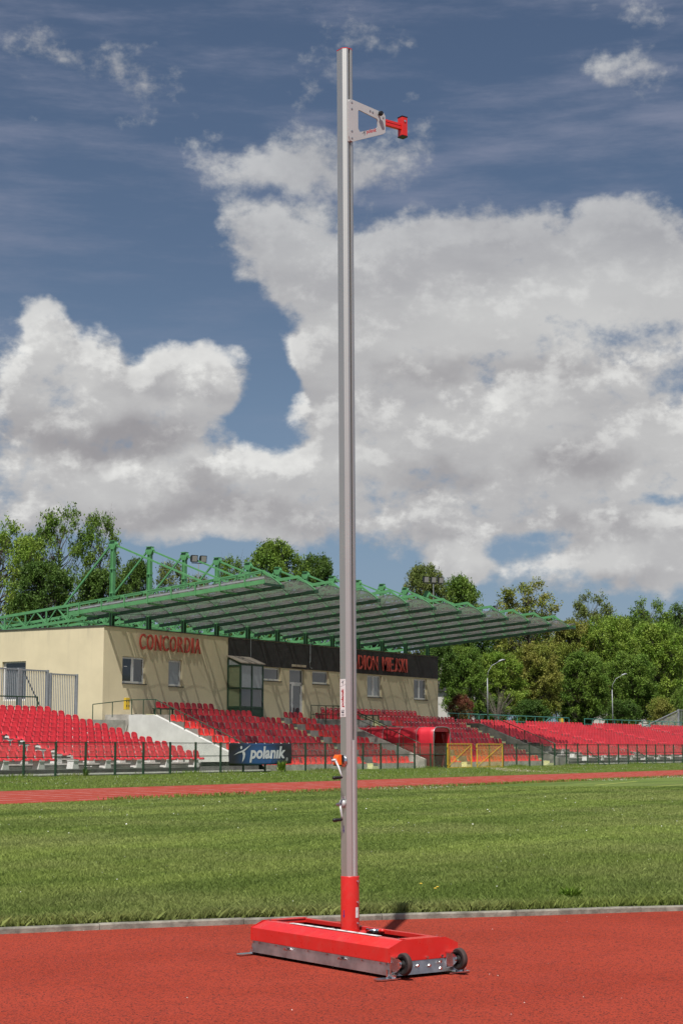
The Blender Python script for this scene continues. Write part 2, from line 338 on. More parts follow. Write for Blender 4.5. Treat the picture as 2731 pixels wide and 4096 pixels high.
# ---------------------------------------------------------------- mesh helpers
class MB:
    def __init__(s): s.v = []; s.f = []; s.mi = []; s.cur = 0
    def add(s, vs, fs):
        n = len(s.v); s.v += [tuple(v) for v in vs]; s.f += [tuple(i + n for i in f) for f in fs]; s.mi += [s.cur] * len(fs)
    def box(s, x0, x1, y0, y1, z0, z1):
        s.add([(x0, y0, z0), (x1, y0, z0), (x1, y1, z0), (x0, y1, z0), (x0, y0, z1), (x1, y0, z1), (x1, y1, z1), (x0, y1, z1)],
              [(0, 3, 2, 1), (4, 5, 6, 7), (0, 1, 5, 4), (1, 2, 6, 5), (2, 3, 7, 6), (3, 0, 4, 7)])
    def prism(s, poly, axis, a, b):          # poly: 2-D outline, extruded along axis between a and b
        n = len(poly)
        def P(p, t):
            return {'x': (t, p[0], p[1]), 'y': (p[0], t, p[1]), 'z': (p[0], p[1], t)}[axis]
        vs = [P(p, a) for p in poly] + [P(p, b) for p in poly]
        s.add(vs, [tuple(range(n)), tuple(range(2 * n - 1, n - 1, -1))] + [(i, i + n, (i + 1) % n + n, (i + 1) % n) for i in range(n)])
    def bar(s, p, q, w, h=None, up=(0, 0, 1)):
        h = h or w; p = Vector(p); q = Vector(q); d = (q - p).normalized(); u = Vector(up)
        if abs(d.dot(u)) > .98: u = Vector((0, 1, 0))
        a = d.cross(u).normalized() * (w / 2); b = a.cross(d).normalized() * (h / 2)
        vs = [p - a - b, p + a - b, p + a + b, p - a + b, q - a - b, q + a - b, q + a + b, q - a + b]
        s.add(vs, [(0, 3, 2, 1), (4, 5, 6, 7), (0, 1, 5, 4), (1, 2, 6, 5), (2, 3, 7, 6), (3, 0, 4, 7)])
    def tube(s, pts, rs, n=8, cap=True):
        pts = [Vector(p) for p in pts]
        if not hasattr(rs, '__len__'): rs = [rs] * len(pts)
        rings = []; ref = None
        for i, p in enumerate(pts):
            d = (pts[min(i + 1, len(pts) - 1)] - pts[max(i - 1, 0)]).normalized()
            if ref is None: ref = Vector((0, 0, 1)) if abs(d.z) < .9 else Vector((1, 0, 0))
            a = d.cross(ref).normalized(); b = a.cross(d).normalized(); ref = b
            rings.append([p + (a * math.cos(2 * PI * k / n) + b * math.sin(2 * PI * k / n)) * rs[i] for k in range(n)])
        vs = [v for r in rings for v in r]; fs = []
        for i in range(len(rings) - 1):
            for k in range(n): fs.append((i * n + k, i * n + (k + 1) % n, (i + 1) * n + (k + 1) % n, (i + 1) * n + k))
        if cap: fs += [tuple(range(n - 1, -1, -1)), tuple((len(rings) - 1) * n + k for k in range(n))]
        s.add(vs, fs)
    def disc(s, c, axis, r, h, n=20, r2=None):    # short cylinder from c along axis by h
        c = Vector(c); a = Vector(axis).normalized()
        s.tube([c, c + a * h], [r, r2 if r2 is not None else r], n)
    def mesh(s, name, mats, smooth=False):
        me = bpy.data.meshes.new(name); me.from_pydata(s.v, [], s.f)
        for m in (mats if isinstance(mats, (list, tuple)) else [mats]): me.materials.append(m)
        if any(s.mi): me.polygons.foreach_set('material_index', s.mi)
        if smooth: me.polygons.foreach_set('use_smooth', [True] * len(me.polygons))
        bm = bmesh.new(); bm.from_mesh(me); bmesh.ops.recalc_face_normals(bm, faces=bm.faces); bm.to_mesh(me); bm.free()
        me.update(); return me
    def build(s, name, mats, parent=None, smooth=False, bevel=0.0):
        o = link(name, s.mesh(name, mats, smooth), parent)
        if bevel:
            b = o.modifiers.new('bevel', 'BEVEL'); b.width = bevel; b.segments = 2; b.limit_method = 'ANGLE'
        return o
def link(name, data, parent=None, loc=None, rot=None):
    o = bpy.data.objects.new(name, data); C.objects.link(o)
    if parent is not None: o.parent = parent
    if loc is not None: o.location = loc
    if rot is not None: o.rotation_euler = rot
    return o
def tag(o, label, cat=None, group=None, kind=None):
    if label: o['label'] = label
    if cat: o['category'] = cat
    if group: o['group'] = group
    if kind: o['kind'] = kind
    return o
def thing(name, label, cat, loc=(0, 0, 0), rz=0.0, group=None):
    o = link(name, None, None, loc, (0, 0, rz)); return tag(o, label, cat, group)
def structure(o): o['kind'] = 'structure'; return o
def np_mesh(name, verts, faces, m):
    me = bpy.data.meshes.new(name); nv = len(verts); nf, k = faces.shape
    me.vertices.add(nv); me.vertices.foreach_set('co', verts.astype(np.float32).ravel())
    me.loops.add(nf * k); me.loops.foreach_set('vertex_index', faces.astype(np.int32).ravel())
    me.polygons.add(nf); me.polygons.foreach_set('loop_start', np.arange(0, nf * k, k, dtype=np.int32))
    me.polygons.foreach_set('loop_total', np.full(nf, k, dtype=np.int32))
    me.materials.append(m); me.update(calc_edges=True); return me
ORD = ['zeroth', 'first', 'second', 'third', 'fourth', 'fifth', 'sixth', 'seventh', 'eighth', 'ninth', 'tenth', 'eleventh', 'twelfth', 'thirteenth',
       'fourteenth', 'fifteenth', 'sixteenth', 'seventeenth', 'eighteenth', 'nineteenth', 'twentieth', 'twenty-first', 'twenty-second', 'twenty-third',
       'twenty-fourth', 'twenty-fifth', 'twenty-sixth', 'twenty-seventh', 'twenty-eighth', 'twenty-ninth', 'thirtieth', 'thirty-first', 'thirty-second']

# ================================================================= ground
g = MB(); g.add([(-1500, -1500, -.03), (1800, -1500, -.03), (1800, 1800, -.03), (-1500, 1800, -.03)], [(0, 1, 2, 3)])
structure(g.build('ground', MT['bank']))
# kerb line (front foot) between apron and lawn
KP = [(2.2, 11.0), (4.4, 10.05), (6.4, 9.0), (8.27, 7.79), (9.43, 6.94), (10.35, 6.17), (11.18, 5.40), (12.17, 4.55), (13.9, 2.8), (15.4, 1.0), (16.8, -1.2)]
def catmull(P, n=8):
    out = []
    P = [Vector((*p, 0)) for p in P]
    for i in range(1, len(P) - 2):
        for k in range(n):
            t = k / n
            a, b, c, d = P[i - 1], P[i], P[i + 1], P[i + 2]
            out.append(.5 * ((2 * b) + (c - a) * t + (2 * a - 5 * b + 4 * c - d) * t * t + (3 * b - a - 3 * c + d) * t ** 3))
    out.append(P[-2]); return out
kc = catmull(KP)
s_ = [0]
for i in range(1, len(kc)): s_.append(s_[-1] + (kc[i] - kc[i - 1]).length)
def kpos(t):
    t = max(0, min(t, s_[-1])); i = int(np.searchsorted(s_, t)); i = max(1, min(i, len(kc) - 1))
    f = (t - s_[i - 1]) / max(1e-6, s_[i] - s_[i - 1]); p = kc[i - 1].lerp(kc[i], f); d = (kc[i] - kc[i - 1]).normalized()
    return p, Vector((-d.y, d.x, 0)) if (-d.y * .85 + d.x * .53) > 0 else Vector((d.y, -d.x, 0))
kfar = [(p.x, p.y) for p in kc]
# apron: everything on the camera side of the kerb
a = MB(); near = [(-14 + .62 * 0, 0)]
pts = [(p.x + kpos(s_[i])[1].x * .05, p.y + kpos(s_[i])[1].y * .05, 0) for i, p in enumerate(kc)]
a.add(pts + [(17, -16, 0), (-16, -16, 0), (-16, 14, 0)], [tuple(range(len(pts) + 3))])
structure(a.build('apron', MT['track_near']))
kerb = structure(link('kerb', None))
t = .15; ki = 0
while t < s_[-1] - 1:
    L = 1.0; mb = MB(); n = 6; fr = []; bk = []
    for k in range(n + 1):
        p, nn = kpos(t + .002 + (L - .004) * k / n); j = random.uniform(-.002, .002)
        fr.append((p.x, p.y)); bk.append((p.x + nn.x * .066, p.y + nn.y * .066))
    zt = .037 + random.uniform(-.004, .004); vs = []
    prof = lambda f, b: [(f[0], f[1], -.1), (f[0], f[1], zt - .008), (f[0] + (b[0] - f[0]) * .1, f[1] + (b[1] - f[1]) * .1, zt), (b[0], b[1], zt), (b[0], b[1], -.1)]
    for f, b in zip(fr, bk): vs += prof(f, b)
    fs = []
    for k in range(n):
        for q in range(5): fs.append((k * 5 + q, k * 5 + (q + 1) % 5, (k + 1) * 5 + (q + 1) % 5, (k + 1) * 5 + q))
    fs += [(0, 1, 2, 3, 4), tuple(n * 5 + q for q in (4, 3, 2, 1, 0))]
    mb.add(vs, fs); mb.build('kerb_stone', MT['kerb'], kerb)
    t += L; ki += 1
# lawn sheet behind the kerb
a = MB(); pts = [(p.x + kpos(s_[i])[1].x * .07, p.y + kpos(s_[i])[1].y * .07, .012) for i, p in enumerate(kc)]
a.add([(2, 25.2, .012)] + pts + [(420, -3, .012), (420, 25.2, .012)], [tuple(range(len(pts) + 3))])
structure(a.build('lawn', MT['lawn']))
a = MB(); a.box(-20, 420, 25.0, 32.35, -.02, .02); structure(a.build('running_track', MT['track_far']))
for k in range(7):
    y = 25.6 + 1.02 * k
    a = MB(); a.box(-20, 420, y, y + .05, .0205, .0245)
    tag(a.build('lane_line', MT['line']), None, None, None, 'structure')
a = MB(); a.box(-20, 420, 32.35, 60, -.02, .028); structure(a.build('verge', MT['verge']))
a = MB(); a.prism([(73.4, 33.9), (72.4, 32.4), (76.2, 35.9), (92, 46.6), (90.5, 46.8), (76, 37.9)], 'z', .0, .034); structure(a.build('path', mat('path_slabs', (.42, .33, .30), .9, var=.2, vs=3)))
# faint yellow pitch marking
a = MB(); a.prism([(50, 21.75), (56.5, 23.0), (56.5, 23.07), (50, 21.83)], 'z', .013, .017); a.prism([(49.5, 19.55), (80, 20.2), (80, 20.27), (49.5, 19.62)], 'z', .013, .017)
tag(a.build('pitch_line', mat('yellow_line', (.42, .44, .10), .9)), None, None, None, 'structure')
# raised bank behind the stands
a = MB(); a.prism([(56.9, -.5), (56.9, 2.55), (57.2, 2.62), (75, 2.75), (320, 3.0), (320, -.5)], 'x', 20, 68.2)
a.prism([(57.7, -.5), (57.7, 2.8), (75, 2.85), (320, 3.0), (320, -.5)], 'x', 105.1, 420); a.prism([(70, -.5), (70, 2.75), (320, 3.0), (320, -.5)], 'x', 68.2, 105.1)
structure(a.build('embankment', MT['bank']))

# ================================================================= stands
def rowY(k): return 48.7 + .90 * k            # riser faces of the main stand
def rowZ(k): return .32 + .37 * k
stand = thing('main_stand', 'stepped concrete terrace of the roofed stand with yellow aisle steps', 'stand')
prof = [(48.7, -.1)]
for k in range(8):
    prof += [(rowY(k), rowZ(k)), (rowY(k + 1) if k < 7 else 57.7, rowZ(k))]
prof += [(57.7, -.1)]
a = MB(); a.prism(prof, 'x', 68.6, 86.25); a.prism(prof, 'x', 88.35, 104.3)
prof2 = [(54.9, 2.35)] + [(55.0, 2.53), (55.0, 2.91), (57.7, 2.91), (57.7, 2.35)]
a.prism(prof2, 'x', 86.25, 88.35)
a.build('terrace', MT['concrete'], stand)
def stairs(x0, x1, xg=None, kmax=8):
    for k in range(-1, kmax - 1):
        m = MB(); z0 = rowZ(k) if k >= 0 else 0.02
        y1 = rowY(k + 1) - .003
        m.box(x0, x1, y1 - .33, y1, z0 + .002, z0 + .185 if k >= 0 else .17)
        m.build('step', MT['step_yellow'], stand)
        m = MB(); m.box(x0, x1, rowY(k + 1) - .006, rowY(k + 1) + .3, rowZ(k + 1) - .18, rowZ(k + 1) + .006); m.build('step', MT['step_yellow'], stand)
        if xg is not None:
            m = MB(); m.box(x1 + .01, xg, rowY(k + 1) - .005, rowY(k + 1) + .02, (rowZ(k) if k >= 0 else .02), rowZ(k + 1) - .002); m.build('riser_face', MT['concrete_grey'], stand)
stairs(68.75, 69.7); stairs(80.5, 81.12, 81.58); stairs(91.62, 92.3, 92.92); stairs(103.25, 104.2)
def parapet(name, label, x0, x1, zsh, m, flat0=55.7):
    o = MB()
    o.prism([(48.15, -.05), (48.15, .50 + zsh), (54.1, 2.87 + zsh * .3), (flat0, 2.87 + zsh * .3), (flat0, 1.0), (56, -.05)], 'x', x0, x1)
    w = o.build(name, m); tag(w, label, 'wall'); return w
parapet('parapet_wall', 'white plastered sloping parapet between the uncovered stand and the roofed stand', 68.25, 68.55, 0, MT['plaster'])
parapet('parapet_wall', 'pale sloping parapet alongside the red fabric tunnel', 86.0, 86.22, .03, MT['concrete'], 55.2)
parapet('parapet_wall', 'grey weathered sloping parapet at the far end of the roofed stand', 104.4, 104.65, 0, MT['concrete_grey'])
a = MB(); a.box(63.5, 68.24, 55.9, 57.0, -.1, 2.6); o = a.build('retaining_wall', MT['concrete']); tag(o, 'low grey retaining wall under the corner railing', 'wall')
# side stands
def side_stand(x0, x1, label):
    st = thing('side_stand', label, 'stand')
    p = [(46.75, -.1)]
    N_ = 13
    for k in range(N_):
        y = 46.75 + .80 * k if k < 2 else 46.75 + .91 * (k - 1) - .2
        y2 = (46.75 + .80 * (k + 1)) if k + 1 < 2 else 46.75 + .91 * k - .2
        z = .13 + .20 * k
        p += [(y, z), (y2, z)]
    p[-1] = (57.3, p[-1][1]); p.append((57.3, -.1))
    xm_ = 63.45 if x1 < 80 else x1
    a = MB(); a.prism(p, 'x', x0, xm_)
    if x1 < 80: a.prism(p[:6] + [(p[5][0], -.1)], 'x', xm_, x1)
    a.build('terrace', MT['concrete_grey'], st)
    q = 1
    while q < len(p) - 2:
        if q < 10:
            m = MB(); y, z = p[q]; m.box(x0, x1 if q < 5 else xm_, y - .012, y + .14, z - .055, z + .004); m.build('step_edge', MT['concrete_edge'], st)
        q += 2
    return st
stL = side_stand(40, 68.2, 'uncovered grey concrete stand of bright red seats beside the yellow building')
stR = side_stand(104.7, 175, 'long uncovered concrete stand of red seats beyond the roofed stand')
SROW = lambda r: 47.1 + .91 * (r - 1)            # seat back of row r in the side stands
SZ = lambda r: .70 + .212 * (r - 1)
# bench supports under the side-stand seats
def supports(st, xs):
    mb = MB(); mb.prism([(-.2, 0), (.2, 0), (.13, .30), (-.13, .30)], 'y', -.17, .17); mb.prism([(-.15, .30), (.15, .30), (.15, .34), (-.15, .34)], 'y', -.2, .2)
    me = mb.mesh('seat_block', MT['plaster'])
    for r in range(1, 12):
        for x in xs:
            if r > 4 and x > 70: continue
            o = link('seat_block', me, st, (x, SROW(r) - .22, SZ(r) - .375)); o.scale = (1, 1, 1.04)
supports(stL, [x for x in np.arange(47.6, 63.2, 2.08)])
supports(stR, [x for x in np.arange(106.0, 153, 2.6)])

# ---- seats
def seat_mesh(m, plate=False):
    rows = [(.03, -.035, .40), (.05, .015, .43), (.14, .035, .45), (.29, .025, .45), (.365, .06, .45), (.395, .18, .44), (.415, .29, .42), (.43, .375, .38), (.433, .415, .28)]
    cols = [-1, -.55, 0, .55, 1]; V = []
    for i, (y, z, w) in enumerate(rows):
        for s in cols:
            k = s * s
            if i < 4: V.append((s * w / 2, y, z + .022 * k * (i > 0)))
            else: V.append((s * w / 2, y - .045 * k, z - (.03 * k if i >= 7 else 0)))
    n = len(V); nc = len(cols); nr = len(rows)
    B = [(x, y + (.022 if i // nc >= 3 else .004), z - (.022 if i // nc < 5 else .002)) for i, (x, y, z) in enumerate(V)]
    f = []
    for i in range(nr - 1):
        for j in range(nc - 1):
            q = i * nc + j; f.append((q, q + 1, q + nc + 1, q + nc)); f.append((n + q, n + q + nc, n + q + nc + 1, n + q + 1))
    rim = [j for j in range(nc)] + [i * nc + nc - 1 for i in range(1, nr)] + [(nr - 1) * nc + j for j in range(nc - 2, -1, -1)] + [i * nc for i in range(nr - 2, 0, -1)]
    for a_, b_ in zip(rim, rim[1:] + rim[:1]): f.append((a_, n + a_, n + b_, b_))
    mb = MB(); mb.add(V + B, f)
    if plate:
        mb.cur = 1; mb.box(-.05, .05, .385, .425, .27, .32)
    return mb.mesh('seat', [m, MT['sticker']], smooth=True)
SM = {k: seat_mesh(MT[k]) for k in ('red_seat', 'red_seat_b', 'red_seat_c', 'red_seat_sunlit')}
SMP = {k: seat_mesh(MT[k], True) for k in ('red_seat', 'red_seat_b', 'red_seat_c')}
PT = .523
seats = []   # (x, yfront, z, material, plate, block words, row, number)
def run(x0, x1, y, z, choose, block, row, plate=False):
    n = int(round((x1 - x0) / PT)); 
    for i in range(n):
        seats.append((x0 + (x1 - x0) / n * (i + .5), y, z, choose(i, row), plate, block, row, i + 1))
ch_bright = lambda i, r: 'red_seat'
def ch_main(i, r):
    if r == 1: return 'red_seat_sunlit'  # front row and left-hand seats take the painted sunlit tint
    if i < 3 and 2 < r < 8: return 'red_seat_sunlit'
    return random.choices(['red_seat_b', 'red_seat_c', 'red_seat', 'red_seat_b'], [4, 1.8, 2.6, 3])[0]
for r in range(1, 12):
    y = SROW(r) - .42; z = SZ(r)
    run(43.8, 52.75, y, z, ch_bright, 'leftmost section of the uncovered stand', r)
    run(54.0, 62.8, y, z, ch_bright, 'section nearest the white parapet', r)
    for x0, x1, nm in ((104.95, 114.3, 'first'), (116.0, 126.6, 'second'), (128.5, 139.2, 'third'), (141.3, 152.0, 'fourth'), (154, 165, 'fifth')):
        run(x0 + (.8 if r < 3 and nm == 'first' else 0), x1, y, z, ch_bright, nm + ' section of the far stand', r)
for k in range(8):
    y = rowY(k) - .03; z = rowZ(k) + .015
    if k < 7: run(70.1, 80.45, y, z, ch_main, 'part left of the first yellow stairs', k + 1)
    else:
        run(71.6, 78.8, y, z, ch_main, 'part left of the first yellow stairs', k + 1); 
    if k == 7: run(82.0, 84.1, y, z, ch_main, 'part right of the first yellow stairs', k + 1); run(85.4, 90.6, y, z, ch_main, 'part above the red tunnel', k + 1)
    elif k == 6: run(81.55, 84.2, y, z, ch_main, 'part right of the first yellow stairs', k + 1)
    else: run(81.6, 85.75, y, z, ch_main, 'part right of the first yellow stairs', k + 1)
    if k < 6: run(88.5, 91.6, y, z, ch_main, 'part right of the red tunnel', k + 1)
    run(92.95, 103.15, y, z, ch_main, 'far end of the roofed stand', k + 1, plate=k >= 5)
run(71.6, 76.9, 56.25, 3.30, ch_main, 'raised platform by the yellow wall', 9)
run(88.0, 100.1, 56.25, 3.32, ch_main, 'raised platform under the far windows', 9, plate=True)
def inview(x, y, z):
    d = Vector((x, y, z - EYE)); f_ = d.dot(Fv); r_ = d.dot(Rv) / f_ * 6700
    return abs(r_) < 1650
order = ['red_seat', 'red_seat_b', 'red_seat_c', 'red_seat_sunlit', 'plate']
for st_, test in ((stL, lambda s: s[0] < 66), (stand, lambda s: 66 < s[0] < 104), (stR, lambda s: s[0] > 104)):
    vis = sorted([s for s in seats if test(s) and inview(s[0], s[1], s[2])], key=lambda s: math.hypot(s[0], s[1]))
    for s in vis[:300]:
        me = (SMP if s[4] else SM)[s[3] if not (s[4] and s[3] == 'red_seat_sunlit') else 'red_seat_b']
        link('seat', me, st_, (s[0], s[1], s[2]), (0, 0, random.uniform(-.02, .02))).scale = (1, 1, .87 if st_ is stand else .95)
    rest = vis[300:]
    if not rest: continue
    big = bpy.data.meshes.new('seat_rows'); off = 0; vv = []; ff = []; mi = []
    for s in rest:
        me = (SMP if s[4] and s[3] in SMP else SM)[s[3]]
        co = np.empty(len(me.vertices) * 3, np.float32); me.vertices.foreach_get('co', co); co = co.reshape(-1, 3) * np.array((1, 1, .87 if st_ is stand else .95), np.float32) + np.array(s[:3], np.float32); vv.append(co)
        for p in me.polygons:
            ff.append(tuple(i + off for i in p.vertices)); mi.append(order.index(s[3]) if p.material_index == 0 else 4)
        off += len(me.vertices)
    big.from_pydata(np.concatenate(vv).tolist(), [], ff)
    for k in order[:4]: big.materials.append(MT[k])
    big.materials.append(MT['sticker']); big.polygons.foreach_set('material_index', mi); big.polygons.foreach_set('use_smooth', [True] * len(ff)); big.update()
    tag(link('seat_rows', big, st_), None, None, None, 'stuff')
# platforms for the raised top rows
for (x0, x1, lb) in ((71.5, 77.0, 'dark green steel platform carrying the raised seat row by the yellow wall'), (87.9, 100.2, 'dark steel platform carrying the raised seat row under the far windows')):
    pf = thing('seat_platform', lb, 'platform')
    a = MB(); a.box(x0, x1, 56.2, 56.75, 3.24, 3.29); a.build('deck', MT['dgreen'], pf)
    x = x0 + .1
    while x < x1:
        a = MB(); a.box(x - .03, x + .03, 56.22, 56.28, 2.915, 3.24); a.box(x - .03, x + .03, 56.66, 56.72, 2.915, 3.24); a.build('leg', MT['dgreen'], pf); x += 1.6

# ================================================================= building
FY = 57.6; ZT = 7.57
bld = thing('stadium_building', 'long pale yellow clubhouse with a dark clad upper band behind the red seats', 'building')
ops = [  # x0,x1,z0,z1
 (69.97, 71.93, 4.62, 6.05), (73.97, 75.22, 4.58, 6.04), (83.2, 85.05, 5.2, 6.0), (86.0, 87.62, 2.93, 6.0), (88.57, 90.5, 5.17, 5.99), (95.23, 97.1, 4.52, 5.97), (101.45, 103.3, 4.50, 5.95)]
a = MB(); xs = [68.4]
TH = .32
cur = 68.4
for (x0, x1, z0, z1) in ops:
    a.box(cur, x0, FY, FY + TH, 2.4, ZT)
    if z0 > 2.95: a.box(x0, x1, FY, FY + TH, 2.4, z0)
    a.box(x0, x1, FY, FY + TH, z1, ZT); cur = x1
a.box(cur, 104.9, FY, FY + TH, 2.4, ZT)
a.build('wall', MT['wall'], bld)
# end wall towards the uncovered stand, with a window opening
a = MB(); X0w = 68.4
a.box(X0w, X0w + TH, FY + TH, 63.05, 2.4, ZT); a.box(X0w, X0w + TH, 63.05, 64.78, 2.4, 3.72); a.box(X0w, X0w + TH, 63.05, 64.78, 5.86, ZT); a.box(X0w, X0w + TH, 64.78, 76, 2.4, ZT)
a.build('wall', MT['wall'], bld)
a = MB(); a.box(104.58, 104.9, FY + TH, 76, 2.4, ZT); a.box(68.4 + TH, 104.58, 75.7, 76, 2.4, ZT); a.build('wall', MT['wall'], bld)
a = MB(); a.box(68.72, 104.58, FY + TH, 75.7, ZT - .25, ZT - .1); a.build('roof', MT['roof_felt'], bld)
a = MB(); a.box(68.35, 104.95, FY - .05, FY + TH, ZT, ZT + .05); a.box(68.35, 68.4 + TH, FY + TH, 76, ZT, ZT + .05); a.box(104.58, 104.95, FY + TH, 76, ZT, ZT + .05); a.build('coping', MT['dark'], bld)
# added dark sheet standing for the unlit interior behind the windows
a = MB(); a.box(68.75, 104.5, FY + 1.2, FY + 1.25, 2.6, 7.2); a.build('interior_dark_sheet', MT['dark'], bld)
# cladding band in courses
cour = 11; hh = (7.55 - 6.02) / cour
mb = MB()
for i in range(cour):
    z = 6.02 + hh * i; x = 79.56 - (.0)
    mb.box(79.56, 104.9, FY - .03, FY - .002, z + .008, z + hh - .004)
mb.box(79.56, 104.9, FY - .016, FY - .001, 6.02, 7.55)
o = mb.build('cladding_band', MT['clad'], bld)
mb = MB(); mb.box(104.9, 104.93, FY, FY + 6, 6.02, 7.55); mb.build('cladding_band', MT['clad'], bld)
def window(x0, x1, z0, z1, kind='double', glass='glass', tilt=None):
    y = FY + .14
    w = MB(); fw = .065
    w.box(x0, x1, y, y + .07, z0, z0 + fw); w.box(x0, x1, y, y + .07, z1 - fw, z1)
    w.box(x0, x0 + fw, y, y + .07, z0 + fw, z1 - fw); w.box(x1 - fw, x1, y, y + .07, z0 + fw, z1 - fw)
    xm = (x0 + x1) / 2
    if kind == 'double': w.box(xm - .06, xm + .06, y - .01, y + .07, z0 + fw, z1 - fw)
    fr = w.build('window', MT['plastic_white'], bld)
    segs = [(x0 + fw, xm - .06), (xm + .06, x1 - fw)] if kind == 'double' else [(x0 + fw, x1 - fw)]
    for i, (p, q) in enumerate(segs):
        s = MB(); e = .05
        s.box(p, q, y - .012, y + .03, z0 + fw, z0 + fw + e); s.box(p, q, y - .012, y + .03, z1 - fw - e, z1 - fw)
        s.box(p, p + e, y - .012, y + .03, z0 + fw + e, z1 - fw - e); s.box(q - e, q, y - .012, y + .03, z0 + fw + e, z1 - fw - e)
        gm = MB(); gm.box(p + e - .002, q - e + .002, y + .01, y + .02, z0 + fw + e - .002, z1 - fw - e + .002)
        so = s.build('sash', MT['plastic_white'], fr); go = gm.build('pane', MT[glass], fr)
        if tilt == i:
            for ob in (so, go):
                me = ob.data
                for v_ in me.vertices: v_.co.y -= (v_.co.z - z0) * .035; v_.co.x -= (v_.co.z - z0) * .02
    sl_ = MB(); sl_.box(x0 - .02, x1 + .08, FY - .05, y, z0 - .05, z0 - .003); sl_.build('sill', MT['dark'], bld)
window(69.97, 71.93, 4.62, 6.05, 'double', 'glass', 0); window(73.97, 75.22, 4.58, 6.04, 'single', 'glass_blind')
window(83.2, 85.05, 5.2, 6.0, 'single', 'glass'); window(88.57, 90.5, 5.17, 5.99, 'single', 'glass', 0)
window(95.23, 97.1, 4.52, 5.97, 'double', 'glass_blind'); window(101.45, 103.3, 4.50, 5.95, 'double', 'glass')
a = MB(); a.box(70.25, 70.5, FY + .118, FY + .126, 5.5, 5.75); a.build('paper_notice', MT['sticker'], bld)
# end wall window
w = MB(); xx = 68.55
w.box(xx, xx + .07, 63.05, 64.78, 5.78, 5.86); w.box(xx, xx + .07, 63.05, 64.78, 3.72, 3.82); w.box(xx, xx + .07, 63.05, 63.13, 3.82, 5.78); w.box(xx, xx + .07, 64.62, 64.78, 3.82, 5.78)
fr = w.build('window', MT['plastic_white'], bld); gm = MB(); gm.box(xx + .02, xx + .03, 63.13, 64.62, 3.82, 5.78); gm.build('pane', MT['glass'], fr)
# door with transom
dr = MB(); y = FY + .12; x0, x1 = 86.0, 87.62
for b_ in ((x0, x1, 5.08, 5.2), (x0, x1, 5.92, 6.0), (x0, x0 + .07, 2.93, 6.0), (x1 - .07, x1, 2.93, 6.0), (x0 + .42, x0 + .56, 2.93, 5.08), (x0 + .07, x1 - .07, 2.93, 3.05), (x1 - .22, x1 - .07, 3.05, 5.0), (x0 + .56, x1 - .22, 4.98, 5.08)):
    dr.box(b_[0], b_[1], y, y + .07, b_[2], b_[3])
do = dr.build('door', MT['plastic_white'], bld)
for b_ in ((x0 + .07, x1 - .07, 5.2, 5.92), (x0 + .07, x0 + .42, 3.05, 5.08), (x0 + .56, x1 - .22, 3.05, 4.98)):
    m = MB(); m.box(b_[0], b_[1], y + .03, y + .04, b_[2], b_[3]); m.build('pane', MT['glass'], do)
m = MB(); m.box(x0 + .5, x0 + .53, y - .05, y, 3.95, 3.99); m.box(x0 + .5, x0 + .64, y - .06, y - .04, 3.95, 3.98); m.build('handle', MT['steel'], do)
m = MB(); m.box(86.2, 87.62, FY - .16, FY - .035, 6.14, 6.28); m.build('wall_lamp', mat('lamp_cover', (.5, .43, .32), .6), bld)
m = MB(); m.box(81.78, 81.81, FY - .06, FY - .035, 6.46, 7.6); m.build('cable', MT['steel_rail'], bld)
m = MB(); m.tube([(88.23, FY - .07, 7.66), (88.23, FY - .07, 6.55), (88.15, FY - .07, 6.45), (88.22, FY - .07, 6.15), (88.35, FY - .14, 6.12)], .028, 6); m.build('drain_pipe', MT['steel_rail'], bld)
m = MB(); m.box(71.1 - .25, 71.1 + .2, FY - .1, FY - .002, 3.55, 4.15)
# glazed porch
po = thing('glazed_porch', 'green framed glass porch with a sloping roof against the yellow wall', 'porch')
PX0, PX1, PY = 79.45, 81.78, 56.6
g_ = MB(); e = .09
for x in (PX0, (PX0 + PX1) / 2 - e / 2, PX1 - e): g_.box(x, x + e, PY, PY + e, 2.92, 6.0)
for z in (2.92, 3.47, 4.56, 5.93): g_.box(PX0 + e, (PX0 + PX1) / 2 - e / 2, PY + .005, PY + e - .005, z, z + .1); g_.box((PX0 + PX1) / 2 + e / 2, PX1 - e, PY + .005, PY + e - .005, z, z + .1)
for X in (PX0, PX1 - e):
    g_.box(X, X + e, FY - .12, FY - .035, 2.92, 6.35)
    for z in (2.92, 3.47, 4.56, 5.86): g_.box(X + .005, X + e - .005, PY + e, FY - .12, z, z + .1)
    g_.bar((X + e / 2, PY + .05, 6.05), (X + e / 2, FY - .08, 6.42), e, .1)
g_.build('frame', MT['dgreen'], po)
m = MB(); m.prism([(PY - .1, 6.04), (FY - .04, 6.46), (FY - .04, 6.52), (PY - .1, 6.10)], 'x', PX0 - .04, PX1 + .06); m.build('roof', mat('porch_roof', (.36, .31, .26), .7, var=.1), po)
for (p, q) in ((PX0 + e, (PX0 + PX1) / 2 - e / 2), ((PX0 + PX1) / 2 + e / 2, PX1 - e)):
    for z0, z1 in ((4.66, 5.93), (3.57, 4.56)):
        m = MB(); m.box(p, q, PY + .04, PY + .05, z0, z1); m.build('pane', MT['glass_blind'] if z0 > 4 else MT['glass'], po)
    m = MB(); m.box(p, q, PY + .03, PY + .06, 3.02, 3.47); m.build('panel', MT['dgreen'], po)
for z0, z1 in ((4.66, 5.86), (3.57, 4.56)):
    m = MB(); m.box(PX0 + .04, PX0 + .05, PY + e, FY - .12, z0, z1); m.build('pane', mat('green_tinted_glass', (.17, .20, .12), .12, spec=.7, var=.1), po)
m = MB(); m.box(PX0 + .03, PX0 + .06, PY + e, FY - .12, 3.02, 3.47); m.build('panel', MT['dgreen'], po)
